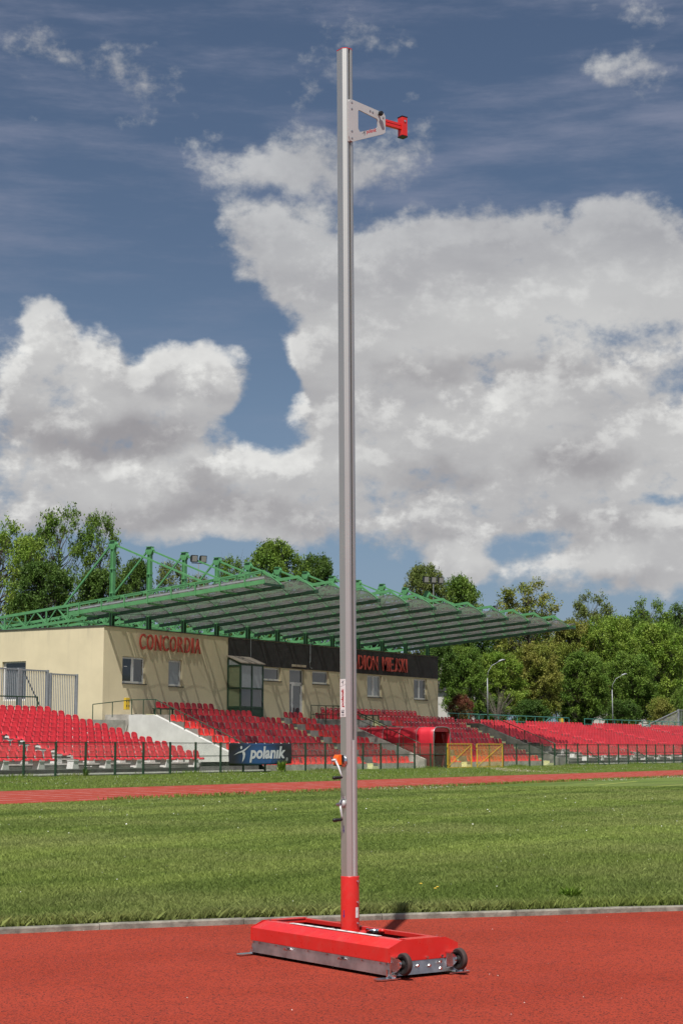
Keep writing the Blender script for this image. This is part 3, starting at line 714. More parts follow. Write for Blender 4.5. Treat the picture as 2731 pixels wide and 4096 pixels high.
m = MB(); m.prism([(PY + e, 5.96), (FY - .13, 5.96), (FY - .13, 6.33)], 'x', PX0 + .04, PX0 + .05); m.build('pane', MT['glass_blind'], po)

# letters
def glyph_mesh(ch, depth, offset=0.0, shear=0.0):
    cu = bpy.data.curves.new('glyph', 'FONT'); cu.body = ch; cu.extrude = depth; cu.offset = offset; cu.shear = shear; cu.resolution_u = 4
    ob = bpy.data.objects.new('glyph', cu); C.objects.link(ob)
    dg_ = bpy.context.evaluated_depsgraph_get(); me = bpy.data.meshes.new_from_object(ob.evaluated_get(dg_)); bpy.data.objects.remove(ob); return me
def fit_letters(text, xs, z0, z1, y, parent, m, depth=.05, offset=.002):
    for ch, (xa, xb) in zip(text, xs):
        me = glyph_mesh(ch, .5, offset); me.materials.clear(); me.materials.append(m)
        co = np.empty(len(me.vertices) * 3); me.vertices.foreach_get('co', co); co = co.reshape(-1, 3); lo = co.min(0); hi = co.max(0)
        q = np.empty_like(co)
        q[:, 0] = xa + (co[:, 0] - lo[0]) / (hi[0] - lo[0]) * (xb - xa); q[:, 2] = z0 + (co[:, 1] - lo[1]) / (hi[1] - lo[1]) * (z1 - z0)
        q[:, 1] = y - (co[:, 2] - lo[2]) / max(1e-6, hi[2] - lo[2]) * depth
        me.vertices.foreach_set('co', q.ravel()); me.update()
        link('letter', me, parent)
def spans(text, x0, x1, gap):
    wd = {'I': .32, 'M': 1.25, 'J': .8, 'N': 1.05, 'O': 1.05, ' ': .75}
    ws = [wd.get(c, .95) for c in text]; tot = sum(ws) + gap * (len(ws) - 1); k = (x1 - x0) / tot; out = []; x = x0
    for w_ in ws: out.append((x, x + w_ * k)); x += (w_ + gap) * k
    return out
sg = thing('wall_sign', 'raised red CONCORDIA letters on the yellow wall', 'sign')
fit_letters('CONCORDIA', spans('CONCORDIA', 71.26, 76.72, .30), 6.47, 7.33, FY - .08, sg, MT['letter'], .07)
sg = thing('wall_sign', 'raised red STADION MIEJSKI letters on the dark cladding band', 'sign')
tx = 'STADION'; fit_letters(tx, spans(tx, 91.75, 96.36, .26), 6.29, 7.22, FY - .1, sg, MT['letter'], .07)
tx = 'MIEJSKI'; fit_letters(tx, spans(tx, 97.0, 100.3, .26), 6.29, 7.22, FY - .1, sg, MT['letter'], .07)

# ================================================================= canopy
X0c = 69.63; DX = 3.156; NB = 12
def zg(y): return 9.24 - .0856 * (y - 47.1)          # gutters
def zt(y): return 10.05 - .0898 * (y - 48.2)         # truss top chords
YF, YR, YE = 47.15, 59.8, 70.5
cano = thing('stand_canopy', 'green steel cantilever roof of milky barrel vaults over the main stand', 'canopy')
def truss_mb():
    t_ = MB(); top = []; W_ = .095
    t_.bar((0, YE, zt(YE)), (0, 48.2, zt(48.2)), W_, .15)
    t_.bar((0, YE, zt(YE) - .74), (0, YR, zg(YR) + .0), W_, .15)
    t_.bar((0, 48.25, zt(48.2)), (0, YF, zg(YF) + .05), W_, .12)
    ys = np.arange(48.9, YE, 1.54)
    for i, y in enumerate(ys):
        zb = zg(y) if y < YR else zg(YR) + (zt(YE) - .74 - zg(YR)) * (y - YR) / (YE - YR)
        t_.bar((0, y, zb), (0, y, zt(y)), .07)
        for s in (-.77, .77):
            if 48 < y + s < YE: t_.bar((0, y, zb), (0, y + s, zt(y + s)), .06)
    return t_
tm = truss_mb().mesh('truss', MT['green'])
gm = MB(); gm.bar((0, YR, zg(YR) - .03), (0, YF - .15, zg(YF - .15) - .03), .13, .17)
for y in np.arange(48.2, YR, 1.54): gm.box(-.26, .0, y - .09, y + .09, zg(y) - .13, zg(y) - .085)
gm = gm.mesh('gutter', MT['green_shaded'])
MY = 58.1
mm = MB(); mz0, mz1 = 7.4, 12.0
mm.box(-.12, .12, MY - .1, MY - .075, mz0, mz1); mm.box(-.12, .12, MY + .075, MY + .1, mz0, mz1); mm.box(-.035, .035, MY - .075, MY + .075, mz0, mz1)
for z in (9.4, 10.7): mm.box(-.125, .125, MY - .12, MY + .12, z, z + .08)
mast_m = mm.mesh('mast', MT['green'])
cm = MB(); cm.box(-.17, .17, MY - .17, MY + .17, 12.22, 12.26); cm.prism([(MY - .13, 11.8), (MY + .13, 11.8), (MY + .27, 12.05), (MY + .15, 12.22), (MY - .15, 12.22), (MY - .27, 12.05)], 'x', -.1, .1)
cap_m = cm.mesh('mast_cap', MT['green'])
sm_ = MB(); sm_.bar((0, MY - .2, 12.0), (0, 52.1, zt(52.1) + .03), .09); sm_.bar((0, MY + .2, 12.0), (0, 61.5, zt(61.5) + .03), .09)
stay_m = sm_.mesh('stay', MT['green'])
fm = MB(); fm.box(-.1, .1, MY - .1, MY + .1, ZT - .15, zg(MY)); post_m = fm.mesh('stub_column', MT['green_shaded'])
for i in range(NB):
    x = X0c + DX * i
    for nm, me in (('truss', tm), ('gutter', gm), ('mast', mast_m), ('mast_cap', cap_m), ('stay', stay_m), ('stub_column', post_m)):
        link(nm, me, cano, (x, 0, 0))
# vault sheets between gutters
RISE = .36; NP = 8; seg = (YR - YF) / NP
def arch(x0, x1, rise, n=8, ph0=0.0, ph1=1.0):
    out = []
    for k in range(n + 1):
        s = ph0 + (ph1 - ph0) * k / n; out.append((x0 + (x1 - x0) * k / n, rise * (1 - (2 * s - 1) ** 2)))
    return out
def sheet_mesh(x0, x1, ph0, ph1, y0, y1):
    A = arch(x0, x1, RISE, 8, ph0, ph1); vs = []
    for y in (y0, y1):
        for (x, h) in A: vs.append((x, y, zg(y) + .07 + h))
        for (x, h) in A: vs.append((x, y, zg(y) + .055 + h))
    n = len(A); f = []
    for k in range(n - 1):
        f += [(k, k + 1, 2 * n + k + 1, 2 * n + k), (n + k, 3 * n + k, 3 * n + k + 1, n + k + 1)]
    for o_ in (0, 2 * n): f += [tuple(list(range(o_, o_ + n)) + list(range(o_ + 2 * n - 1, o_ + n - 1, -1)))]
    mb = MB(); mb.add(vs, f); return mb.mesh('roof_sheet', MT['sheet'], True)
def rib_mesh(x0, x1, ph0, ph1, y):
    A = arch(x0, x1, RISE, 8, ph0, ph1); mb = MB(); mb.tube([(x, y, zg(y) + .04 + h) for x, h in A], .012, 4); return mb.mesh('rib', MT['green_shaded'])
for j in range(NP):
    ya = YF + seg * j + .01; yb = YF + seg * (j + 1) - .01
    me = sheet_mesh(.08, DX - .08, 0.02, .98, ya, yb)
    for i in range(NB - 1): link('roof_sheet', me, cano, (X0c + DX * i, 0, 0))
    link('roof_sheet', sheet_mesh(-1.5, -.08, .5, .98, ya, yb), cano, (X0c, 0, 0)); link('roof_sheet', sheet_mesh(.08, 1.0, 0.02, .34, ya, yb), cano, (X0c + DX * (NB - 1), 0, 0))
for j in range(NP + 1):
    y = YF + seg * j
    me = rib_mesh(.05, DX - .05, 0, 1, y)
    for i in range(NB - 1): link('rib', me, cano, (X0c + DX * i, 0, 0))
    link('rib', rib_mesh(-1.5, -.05, .5, 1, y), cano, (X0c, 0, 0)); link('rib', rib_mesh(.05, 1.0, 0, .34, y), cano, (X0c + DX * (NB - 1), 0, 0))
# diagonal tie rods under each vault
tr_ = MB()
for i in range(NB - 1):
    for j in (0, 3, 6):
        ya, yb = YF + seg * j, YF + seg * (j + 1)
        tr_.tube([(X0c + DX * i, ya, zg(ya)), (X0c + DX * (i + 1), yb, zg(yb))], .008, 3); tr_.tube([(X0c + DX * (i + 1), ya, zg(ya)), (X0c + DX * i, yb, zg(yb))], .012, 3)
tag(tr_.build('tie_rods', MT['green_shaded'], cano), None, None, None, 'stuff')
# edge fascias with outriggers
for sx, xe in ((-1, X0c - 1.5), (1, X0c + DX * (NB - 1) + 1.0)):
    a = MB(); a.bar((xe, YF, zg(YF) + .12), (xe, YR, zg(YR) + .12), .09, .20); a.build('fascia', MT['green'], cano)
    a = MB(); a.bar((xe, YF, zg(YF) + .32), (xe, YR, zg(YR) + .32), .03, .08); a.build('edge_trim', MT['steel_rail'], cano)
    a = MB(); a.bar((xe, YF, zg(YF)), (X0c + (0 if sx < 0 else DX * (NB - 1)), YF, zg(YF)), .1, .12); a.build('end_beam', MT['green_shaded'], cano)
    xb = X0c if sx < 0 else X0c + DX * (NB - 1)
    for y in np.arange(48.3, YR, 1.54):
        a = MB(); a.bar((xe + sx * .06, y, zg(y) - .02), (xe + sx * .06, y, zg(y) + .62), .06, .06); a.bar((xe + sx * .06, y, zg(y) + .6), (xb, y, zt(y) + .02), .06, .07); a.bar((xe, y, zg(y) - .02), (xb, y, zg(y) - .02), .06, .08)
        a.build('outrigger', MT['green'], cano)
# cross lattice between the rear halves of the trusses
for yy, z_ in ((62.0, .0), (66.5, 0.0)):
    a = MB(); xl, xr = X0c + .1, X0c + DX * (NB - 1) - .1
    a.bar((xl, yy, zt(yy) - .1), (xr, yy, zt(yy) - .1), .08); a.bar((xl, yy, zt(yy) - .66), (xr, yy, zt(yy) - .66), .08)
    x = xl
    while x + DX / 2 < xr + .1:
        a.bar((x, yy, zt(yy) - .66), (x + DX / 4, yy, zt(yy) - .1), .05); a.bar((x + DX / 4, yy, zt(yy) - .1), (x + DX / 2, yy, zt(yy) - .66), .05); x += DX / 2
    a.build('purlin_truss', MT['green'], cano)
# floodlights
def flood(label, x, y, z, n, poleh, lampw=.38, face=(-.5, -.85), dark=False):
    fl = thing('floodlight', label, 'floodlight', (x, y, z), math.atan2(face[1], face[0]) + PI / 2)
    a = MB(); a.tube([(0, 0, -poleh), (0, 0, 0)], .03, 8); a.build('pole', MT['steel_rail'], fl)
    a = MB(); a.bar((-lampw * n * .55, 0, .02), (lampw * n * .55, 0, .02), .05); a.build('cross_arm', MT['dark'], fl)
    for k in range(n):
        cx = (k - (n - 1) / 2) * lampw * 1.45; h = lampw
        b = MB(); tl = -.12
        b.prism([(-.05 , .06), (-.12, .08 + h), (.06, .06 + h), (.16, .30), (.1, .1)], 'x', cx - h / 2, cx + h / 2); hs = b.build('housing', MT['black'], fl)
        b = MB(); b.prism([(-.058, .10), (-.125, .04 + h), (-.13, .04 + h), (-.065, .10)], 'x', cx - h / 2 + .04, cx + h / 2 - .04); b.build('lens', MT['lamp_glass'], hs)
    return fl
flood('pair of square floodlights on a thin pole above the green masts', 75.94, 57.1, 11.55, 2, 2.6)
flood('row of three floodlights on a pole above the far end of the canopy', 104.35, 57.6, 12.75, 3, 4.3, .42)
flood('pair of dark floodlights low on the far end of the canopy', 104.3, 52.7, 10.45, 2, .8, .42, (.3, -1))

# ================================================================= railings
def railing(name, label, pts, hgt, m, post=1.8, mid=True, r=.03, bars=None, cat='railing'):
    rl = thing(name, label, cat)
    pts = [Vector(p) for p in pts]
    a = MB(); a.tube([p + Vector((0, 0, hgt)) for p in pts], r, 6); a.build('handrail', m, rl)
    if mid: a = MB(); a.tube([p + Vector((0, 0, hgt * .5)) for p in pts], r * .75, 6); a.build('midrail', m, rl)
    for p, q in zip(pts, pts[1:]):
        n = max(1, round((q - p).length / post))
        for k in range(n):
            c = p.lerp(q, k / n); a = MB(); a.tube([c, c + Vector((0, 0, hgt))], r, 6); a.build('post', m, rl)
    a = MB(); a.tube([pts[-1], pts[-1] + Vector((0, 0, hgt))], r, 6); a.build('post', m, rl)
    return rl
railing('stair_railing', 'green pipe railing running down the white parapet', [(66.1, 56.3, 2.6), (68.35, 55.6, 2.87), (68.35, 54.05, 2.87), (68.35, 48.4, .6)], .78, MT['dgreen'], 1.0, False, .025)
railing('stair_railing', 'dark railing running down the parapet beside the red tunnel', [(86.1, 55.0, 2.9), (86.1, 54.1, 2.89), (86.1, 48.5, .66)], .80, MT['dgreen'], 1.3, False, .025)
railing('stair_railing', 'dark railing down the grey parapet at the far end of the stand', [(104.5, 55.5, 2.87), (104.5, 54.1, 2.87), (104.5, 48.4, .6)], .85, MT['dgreen'], 1.2, False, .028)
railing('platform_railing', 'dark pipe railing at the top landing above the tunnel', [(84.3, 54.9, 2.62), (86.7, 54.9, 2.62), (88.3, 54.8, 2.62)], 1.08, MT['dgreen'], .75, True, .025)
railing('stair_railing', 'short dark railing descending behind the red tunnel', [(88.4, 55.2, 2.9), (88.4, 51.9, 1.6)], .85, MT['dgreen'], 1.2, True, .025)
railing('back_railing', 'teal pipe railing along the top of the far stand, before the gap', [(105.6, 57.2, 2.72), (126.2, 57.2, 2.68)], .9, MT['teal'], 1.62, True, .035)
railing('back_railing', 'teal pipe railing along the far stand, beyond the gap', [(129.3, 57.2, 2.68), (153, 57.2, 2.66)], .88, MT['teal'], 1.62, True, .035)
railing('stair_railing', 'small teal looped handrail at the gap in the back railing', [(122.6, 57.6, 2.5), (125.6, 58.6, 2.9), (128.3, 58.6, 2.9)], .72, MT['teal'], 1.6, True, .035)
railing('platform_railing', 'green pipe railing in front of the grey bar gates', [(56.5, 56.6, 2.62), (62.3, 56.6, 2.66)], 1.0, MT['dgreen'], 1.45, True, .035)
# grey bar gates by the end wall
def bar_gate(label, x0, x1, y, z0, z1, brace=True, n=None):
    gt = thing('bar_gate', label, 'gate')
    for x in (x0, x1): a = MB(); a.box(x - .06, x + .06, y - .06, y + .06, z0 - .4, z1 + .02); a.build('post', MT['steel_rail'], gt)
    a = MB(); a.box(x0 + .06, x1 - .06, y - .03, y + .03, z1 - .07, z1); a.box(x0 + .06, x1 - .06, y - .03, y + .03, z0 + .05, z0 + .12); a.build('frame', MT['steel_rail'], gt)
    n = n or int((x1 - x0) / .125)
    mb = MB(); mb.box(-.016, .016, -.016, .016, z0 + .12, z1 - .07); me = mb.mesh('bar', MT['steel_rail'])
    for k in range(1, n): link('bar', me, gt, (x0 + (x1 - x0) * k / n, y, 0))
    if brace:
        a = MB(); a.bar((x0 + .3, y + .05, z1 - .15), (x1 - .15, y + .05, z0 + .2), .05); a.build('brace', MT['dark'], gt)
bar_gate('tall grey bar gate leaf in front of the dark end window', 59.6, 61.55, 57.2, 2.66, 5.04, False)
bar_gate('tall grey bar gate leaf with a diagonal brace beside the end window', 61.7, 63.63, 57.2, 2.66, 5.03)
bar_gate('lower grey bar gate leaf nearest the building corner', 63.85, 65.85, 57.2, 2.68, 4.90, False)
bar_gate('tall pale bar gate on the slope at the far end of the stand', 151.4, 157.0, 57.4, 2.6, 4.75, False, 14)
# sloped light bar fence at the right end
sf = thing('bar_fence', 'pale steel bar fence climbing the slope at the far end of the stand', 'fence')
a = MB(); a.bar((141.0, 57.35, 2.75), (151.2, 57.35, 4.65), .07); a.build('top_rail', MT['steel_rail'], sf)
for k in range(33):
    x = 141.3 + .3 * k; a = MB(); a.box(x - .018, x + .018, 57.34, 57.36, 2.4, 2.75 + (x - 141) * .186); a.build('bar', MT['white'], sf)
# small yellow gas box on the railing, bins
b = thing('meter_box', 'yellow louvred box on the railing at the building corner', 'box', (68.9, 56.35, 3.16))
a = MB(); a.box(-.2, .12, -.08, .08, 0, .62); a.build('casing', MT['yellow'], b, bevel=.01); a = MB()
for k in range(4): a.box(-.17 + (k % 2) * .19, -.11 + (k % 2) * .19, -.088, -.081, .15 + .25 * (k // 2), .25 + .25 * (k // 2))
a.build('vent', MT['dark'], b)
b = thing('waste_bin', 'dark green waste bin behind the top seats of the far stand', 'bin', (113.2, 58.6, 2.85))
a = MB(); a.tube([(0, 0, 0), (0, 0, .75)], [.26, .32], 14); a.build('body', MT['dgreen'], b); a = MB(); a.tube([(0, 0, .76), (0, 0, .84)], [.34, .30], 14); a.build('lid', MT['dgreen'], b)
b = thing('bollard', 'yellow post at the gap in the teal back railing', 'bollard', (126.3, 57.9, 2.75))
a = MB(); a.tube([(0, 0, 0), (0, 0, .78)], .17, 12); a.build('post', MT['yellow'], b); a = MB(); a.tube([(0, 0, .79), (0, 0, .84)], .12, 12); a.build('cap', MT['yellow'], b)

# ================================================================= tunnel
tn = thing('players_tunnel', 'red fabric players tunnel with a rounded top coming out between the seats', 'tunnel')
TX0, TX1, TY0, TY1 = 86.3, 88.3, 47.7, 54.6
def tun_prof(r=.0):
    P = []; w = (TX1 - TX0) / 2 - r; cx = (TX0 + TX1) / 2
    P.append((cx - w, .0)); P.append((cx - w, 1.95))
    for k in range(1, 10):
        t_ = PI - PI * k / 10; P.append((cx + math.copysign(abs(math.cos(t_)) ** .45, math.cos(t_)) * w, 1.95 + (.45 - r) * math.sin(t_) ** .8))
    P.append((cx + w, 1.95)); P.append((cx + w, .0)); return P
P = tun_prof(); Q = tun_prof(.03); n = len(P)
NS = 6; ys = [TY0 + (TY1 - TY0) * k / NS for k in range(NS + 1)]
for k in range(NS):
    mb = MB(); vs = []; fs = []
    sub = 4
    for q in range(sub + 1):
        y = ys[k] + (ys[k + 1] - ys[k]) * q / sub; sag = .018 * math.sin(PI * q / sub)
        vs += [(x + (sag if x < 87.3 else -sag), y, z - (sag if z > 1.9 else 0)) for x, z in P]
    for q in range(sub):
        for j in range(n - 1): fs.append((q * n + j, q * n + j + 1, (q + 1) * n + j + 1, (q + 1) * n + j))
    mb.add(vs, fs); o = mb.build('fabric_panel', [MT['tunnel']], tn, True)
    sm2 = o.modifiers.new('thick', 'SOLIDIFY'); sm2.thickness = .006; sm2.offset = 0
for k, y in enumerate(ys[:-1]):
    mb = MB(); mb.tube([(x, y, z) for x, z in P], .013 if k else .03, 6); mb.build('hoop', MT['strap'] if k else MT['steel'], tn, True)
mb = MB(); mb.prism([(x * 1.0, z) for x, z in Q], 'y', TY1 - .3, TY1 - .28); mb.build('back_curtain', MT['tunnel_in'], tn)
mb = MB(); v_ = [p for p in P if p[1] >= 1.95]; mb.prism(v_ + [(TX1 - .05, 2.1), (TX0 + .05, 2.1)] if False else v_, 'y', TY0 + .02, TY0 + .03)
mb = MB(); arc = [p for p in P if p[1] > 1.99]; low = [(arc[-1][0], 2.12), (arc[0][0], 2.12)]
mb.prism(arc + low, 'y', TY0 + .045, TY0 + .055); mb.build('valance', MT['tunnel'], tn)
for (xa, xb) in ((TX0 + .06, TX0 + .5), (TX1 - .5, TX1 - .06)):
    mb = MB(); s_g = 1 if xa < 87 else -1; xo = TX0 + .05 if s_g > 0 else TX1 - .05
    vs = []; fs = []
    for q in range(9):
        z = 2.1 - 2.1 * q / 8; wd = .5 * abs(math.cos(PI * min(1, q / 8) * .95)) ** 1.2 + .1
        vs += [(xo, TY0 + .25, z), (xo + s_g * wd * .5, TY0 + .3, z), (xo + s_g * wd, TY0 + .22, z)]
    for q in range(8):
        for j in range(2): fs.append((q * 3 + j, q * 3 + j + 1, q * 3 + j + 4, q * 3 + j + 3))
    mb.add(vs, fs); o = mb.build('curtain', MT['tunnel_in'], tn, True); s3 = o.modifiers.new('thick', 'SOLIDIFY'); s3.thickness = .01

# ================================================================= pitch fence
def mesh_panel(w, z0, z1, pitch, r, m):
    mb = MB(); h = z1 - z0; n = int((w + h) / pitch)
    for s in (1, -1):
        for k in range(n + 1):
            a0 = -h + k * pitch
            xs0, zs0, xs1, zs1 = a0, z0, a0 + h, z1
            if xs0 < 0: zs0 = z0 - xs0; xs0 = 0
            if xs1 > w: zs1 = z1 - (xs1 - w); xs1 = w
            if xs1 - xs0 < .01: continue
            if s < 0: xs0, xs1 = w - xs0, w - xs1
            p, q = (xs0, .004 * s, zs0), (xs1, .004 * s, zs1)
            mb.tube([p, q], r, 3, False)
    return mb.mesh('wire_mesh', m)
FNY = 46.0; FP = 1.82
def fence(label, xs, m, braces=()):
    fn = thing('pitch_fence', label, 'fence')
    pm = MB(); pm.box(-.04, .04, FNY - .035, FNY + .035, -.05, 1.44); pm = pm.mesh('post', m)
    rm = MB(); rm.box(.041, FP - .041, FNY - .015, FNY + .015, 1.385, 1.415); rt = rm.mesh('rail', m)
    rm = MB(); rm.box(.041, FP - .041, FNY - .015, FNY + .015, .80, .835); r2 = rm.mesh('rail', m)
    wm = mesh_panel(FP - .09, .06, 1.385, .052, .0014, MT['wirem'])
    for k, x in enumerate(xs):
        link('post', pm, fn, (x, 0, 0))
        if k < len(xs) - 1:
            w = (xs[k + 1] - x) / FP
            link('rail', rt, fn, (x, 0, 0)).scale = (w, 1, 1); link('rail', r2, fn, (x, 0, 0)).scale = (w, 1, 1); link('wire_mesh', wm, fn, (x + .045, FNY, 0)).scale = (w, 1, 1)
    for xb in braces:
        a = MB(); a.bar((xb, FNY, 1.0), (xb - .1, FNY - 1.4, 0), .04); a.build('brace', m, fn)
    return fn
fence('dark green wire mesh fence in front of the stands, left of the tunnel', [42.4, 44.28, 46.16, 48.04, 49.92, 51.79, 53.62, 55.51, 57.4, 59.27, 61.13, 63.03, 64.83, 66.62, 68.3, 70.13, 71.95, 73.78, 75.6, 77.41, 79.21, 81.05, 82.86, 84.69], MT['dgreen'])
fence('dark green wire mesh fence beyond the yellow gates, right of the tunnel', [90.05, 91.87, 93.69, 95.51, 97.34, 99.17, 100.99, 102.78, 104.38, 106.15, 107.95, 109.63, 111.34, 113.01, 114.75, 116.53, 118.34, 120.11, 121.92, 123.7, 125.5, 127.3, 129.1, 131, 133, 135], MT['dgreen'], (104.38, 113.01))
def ygate(label, hx, hy, ang, w):
    gt = thing('mesh_gate', label, 'gate', (hx, hy, .02), ang)
    fr = MB()
    for b_ in ((0, w, .02, .07), (0, w, 1.36, 1.41), (0, .05, .07, 1.36), (w - .05, w, .07, 1.36)): fr.box(b_[0], b_[1], -.022, .022, b_[2], b_[3])
    fr.build('frame', MT['yellow'], gt)
    a = MB(); a.bar((.06, .0, .1), (w - .06, .0, 1.34), .03); a.build('brace', MT['yellow'], gt)
    me = mesh_panel(w - .1, .07, 1.36, .088, .003, MT['wire_yellow']); link('wire_mesh', me, gt, (.05, 0, 0))
    a = MB(); a.box(-.05, .0, -.03, .03, .2, .28); a.box(-.05, .0, -.03, .03, 1.18, 1.26); a.build('hinge', MT['yellow'], gt)
ygate('yellow mesh gate leaf hung next to the tunnel mouth', 84.75, 45.95, 0.0, 2.95)
ygate('yellow mesh gate leaf swung open across the dark green fence', 88.15, 45.85, math.radians(-1), 3.25)
# banner on the fence
bn = thing('banner', 'black and blue polanik banner tied to the fence', 'banner', (63.53, 45.9, .42))
BW, BH = 5.2, .98
def wr(x, z):
    u, v_2 = x / BW, z / BH
    return .012 * math.sin(9 * u + 3 * v_2) + .02 * math.exp(-((u - .63) / .09) ** 2) * (1 - v_2) * math.cos(26 * (u - .63) / (.15 + v_2)) + .02 * math.sin(14 * (u + v_2)) * max(0, u - .8) + .012 * math.sin(10 * (u * 3 - v_2)) * max(0, .25 - u) * 2
nx, nz = 60, 14; vs = []; fs = []
for j in range(nz + 1):
    for i in range(nx + 1):
        x = BW * i / nx; z = BH * j / nz; droop = .02 * abs(math.sin(PI * i / nx * 4)) * (j == nz); vs.append((x, wr(x, z), z - droop - .03 * (1 - j / nz) * math.sin(PI * i / nx)))
for j in range(nz):
    for i in range(nx): q = j * (nx + 1) + i; fs.append((q, q + 1, q + nx + 2, q + nx + 1))
mb = MB(); mb.add(vs, fs)
bm_ = bpy.data.materials.new('printed_banner'); bm_.use_nodes = True; N = NT(bm_.node_tree); b = N.n['Principled BSDF']
tcn = N.node('ShaderNodeTexCoord').outputs['Object']
d_ = N.v('LENGTH', N.v('MULTIPLY', N.v('SUBTRACT', tcn, (2.55, 0, .35)), (.46, 0, .95)))
N.put(b.inputs['Base Color'], N.mix(N.mr(d_, .25, 1.05), c4((.02, .09, .26)), c4((.016, .016, .024)))); b.inputs['Roughness'].default_value = .42
o = mb.build('cloth', bm_, bn, True); s4 = o.modifiers.new('thick', 'SOLIDIFY'); s4.thickness = .004; s4.offset = 1
def drape(me, lift=.012, off=(0, 0)):
    for v_ in me.vertices:
        x, z = v_.co.x, v_.co.z; v_.co.y = wr(x, z) - lift + v_.co.y; v_.co.z -= .03 * (1 - z / BH) * math.sin(PI * min(max(x / BW, 0), 1))
    me.update()
def print_text(body, x0, x1, z0, z1, m, offset=.02, shear=.12, parent=None, fn=None, thick=.002):
    me = glyph_mesh(body, 0.0, offset, shear); me.materials.clear(); me.materials.append(m)
    co = np.empty(len(me.vertices) * 3); me.vertices.foreach_get('co', co); co = co.reshape(-1, 3); lo = co.min(0); hi = co.max(0); q = np.zeros_like(co)
    q[:, 0] = x0 + (co[:, 0] - lo[0]) / (hi[0] - lo[0]) * (x1 - x0); q[:, 2] = z0 + (co[:, 1] - lo[1]) / (hi[1] - lo[1]) * (z1 - z0)
    me.vertices.foreach_set('co', q.ravel())
    bm = bmesh.new(); bm.from_mesh(me); bmesh.ops.subdivide_edges(bm, edges=[e_ for e_ in bm.edges if e_.calc_length() > .25], cuts=3); bm.to_mesh(me); bm.free()
    if fn: fn(me)
    return link('lettering', me, parent)
WP = mat('banner_white_print', (.62, .63, .66), .45)
print_text('polanık', 1.64, 4.66, .10, .84, WP, .035, .16, bn, drape)
def logo(sx, sz, ox, oz):   # leaping figure: arm sweep, bent body, round head
    arm = [(0, .40), (.25, .56), (.55, .68), (.80, .82), (1.10, 1.0), (.88, .80), (.70, .66), (.62, .62), (.45, .55), (.30, .52)]
    bod = [(.50, .60), (.68, .62), (.74, .48), (.70, .25), (.55, .0), (.58, .18), (.60, .38), (.56, .52)]
    hd = [(.47 + .062 * math.cos(t_), .83 + .095 * math.sin(t_)) for t_ in np.linspace(0, 2 * PI, 14, endpoint=False)]
    return [[(ox + x * sx, oz + z * sz) for x, z in P_] for P_ in (arm, bod, hd)]
def flat_mesh(polys, m, name):
    mb = MB()
    for k, P_ in enumerate(polys): mb.add([(x, -.0004 * k, z) for x, z in P_], [tuple(range(len(P_)))])
    me = mb.mesh(name, m); bm = bmesh.new(); bm.from_mesh(me); bmesh.ops.triangulate(bm, faces=bm.faces, ngon_method='EAR_CLIP'); bm.to_mesh(me); bm.free(); return me
me = flat_mesh(logo(1.25, .82, .37, .10), WP, 'logo'); drape(me, .013); link('logo_figure', me, bn)
ringp = [(4.80 + .085 * math.cos(t_), .22 + .085 * math.sin(t_)) for t_ in np.linspace(0, 2 * PI, 25)] + [(4.80 + .066 * math.cos(t_), .22 + .066 * math.sin(t_)) for t_ in np.linspace(2 * PI, 0, 25)]
mb = MB(); mb.add([(x, 0, z) for x, z in ringp[:25]] + [(x, 0, z) for x, z in ringp[:24:-1]], [(i, i + 1, 25 + i + 1, 25 + i) for i in range(24)]); me = mb.mesh('mark', WP); drape(me, .013); link('registered_mark', me, bn)
print_text('R', 4.765, 4.835, .17, .27, WP, .02, 0, bn, drape)
a = MB()
for k in range(8): x = .15 + k * (BW - .3) / 7; a.bar((x, .0, BH - .03), (x + .02, .08, BH + .02), .012)
a.build('cable_ties', MT['white'], bn)

# ================================================================= vault standard (the foreground apparatus)
AX, AY = 8.217, 5.068; ROT = math.atan2(-.37, .93)
AX, AY = 8.2085, 5.0816
ap = thing('vault_standard', 'tall silver vaulting upright on a red base with two small wheels', 'sports upright', (AX, AY, 0), ROT)
L2, W2 = .655, .231
def ring(hx, hy, z): return [(-hx, -hy, z), (hx, -hy, z), (hx, hy, z), (-hx, hy, z)]
def shell(levels, mb, close=False):
    vs = [v_ for l in levels for v_ in l]; fs = []
    for i in range(len(levels) - 1):
        for k in range(4): fs.append((i * 4 + k, i * 4 + (k + 1) % 4, (i + 1) * 4 + (k + 1) % 4, (i + 1) * 4 + k))
    mb.add(vs, fs)
a = MB(); shell([ring(W2 - .004, L2 + .018, .018), ring(W2 - .012, L2 - .006, .100)], a); o = a.build('zinc_tray', MT['zinc'], ap); q = o.modifiers.new('t', 'SOLIDIFY'); q.thickness = .004; q.offset = -1
a = MB(); shell([ring(W2 - .004, L2 - .004, .083), ring(W2, L2, .086), ring(W2, L2, .158), ring(W2 - .085, L2 - .014, .192), ring(W2 - .125, L2 - .065, .194), ring(W2 - .125, L2 - .067, .172)], a)
o = a.build('red_cover', MT['redpaint'], ap); q = o.modifiers.new('t', 'SOLIDIFY'); q.thickness = .003; q.offset = -1; bv = o.modifiers.new('b', 'BEVEL'); bv.width = .004; bv.segments = 2
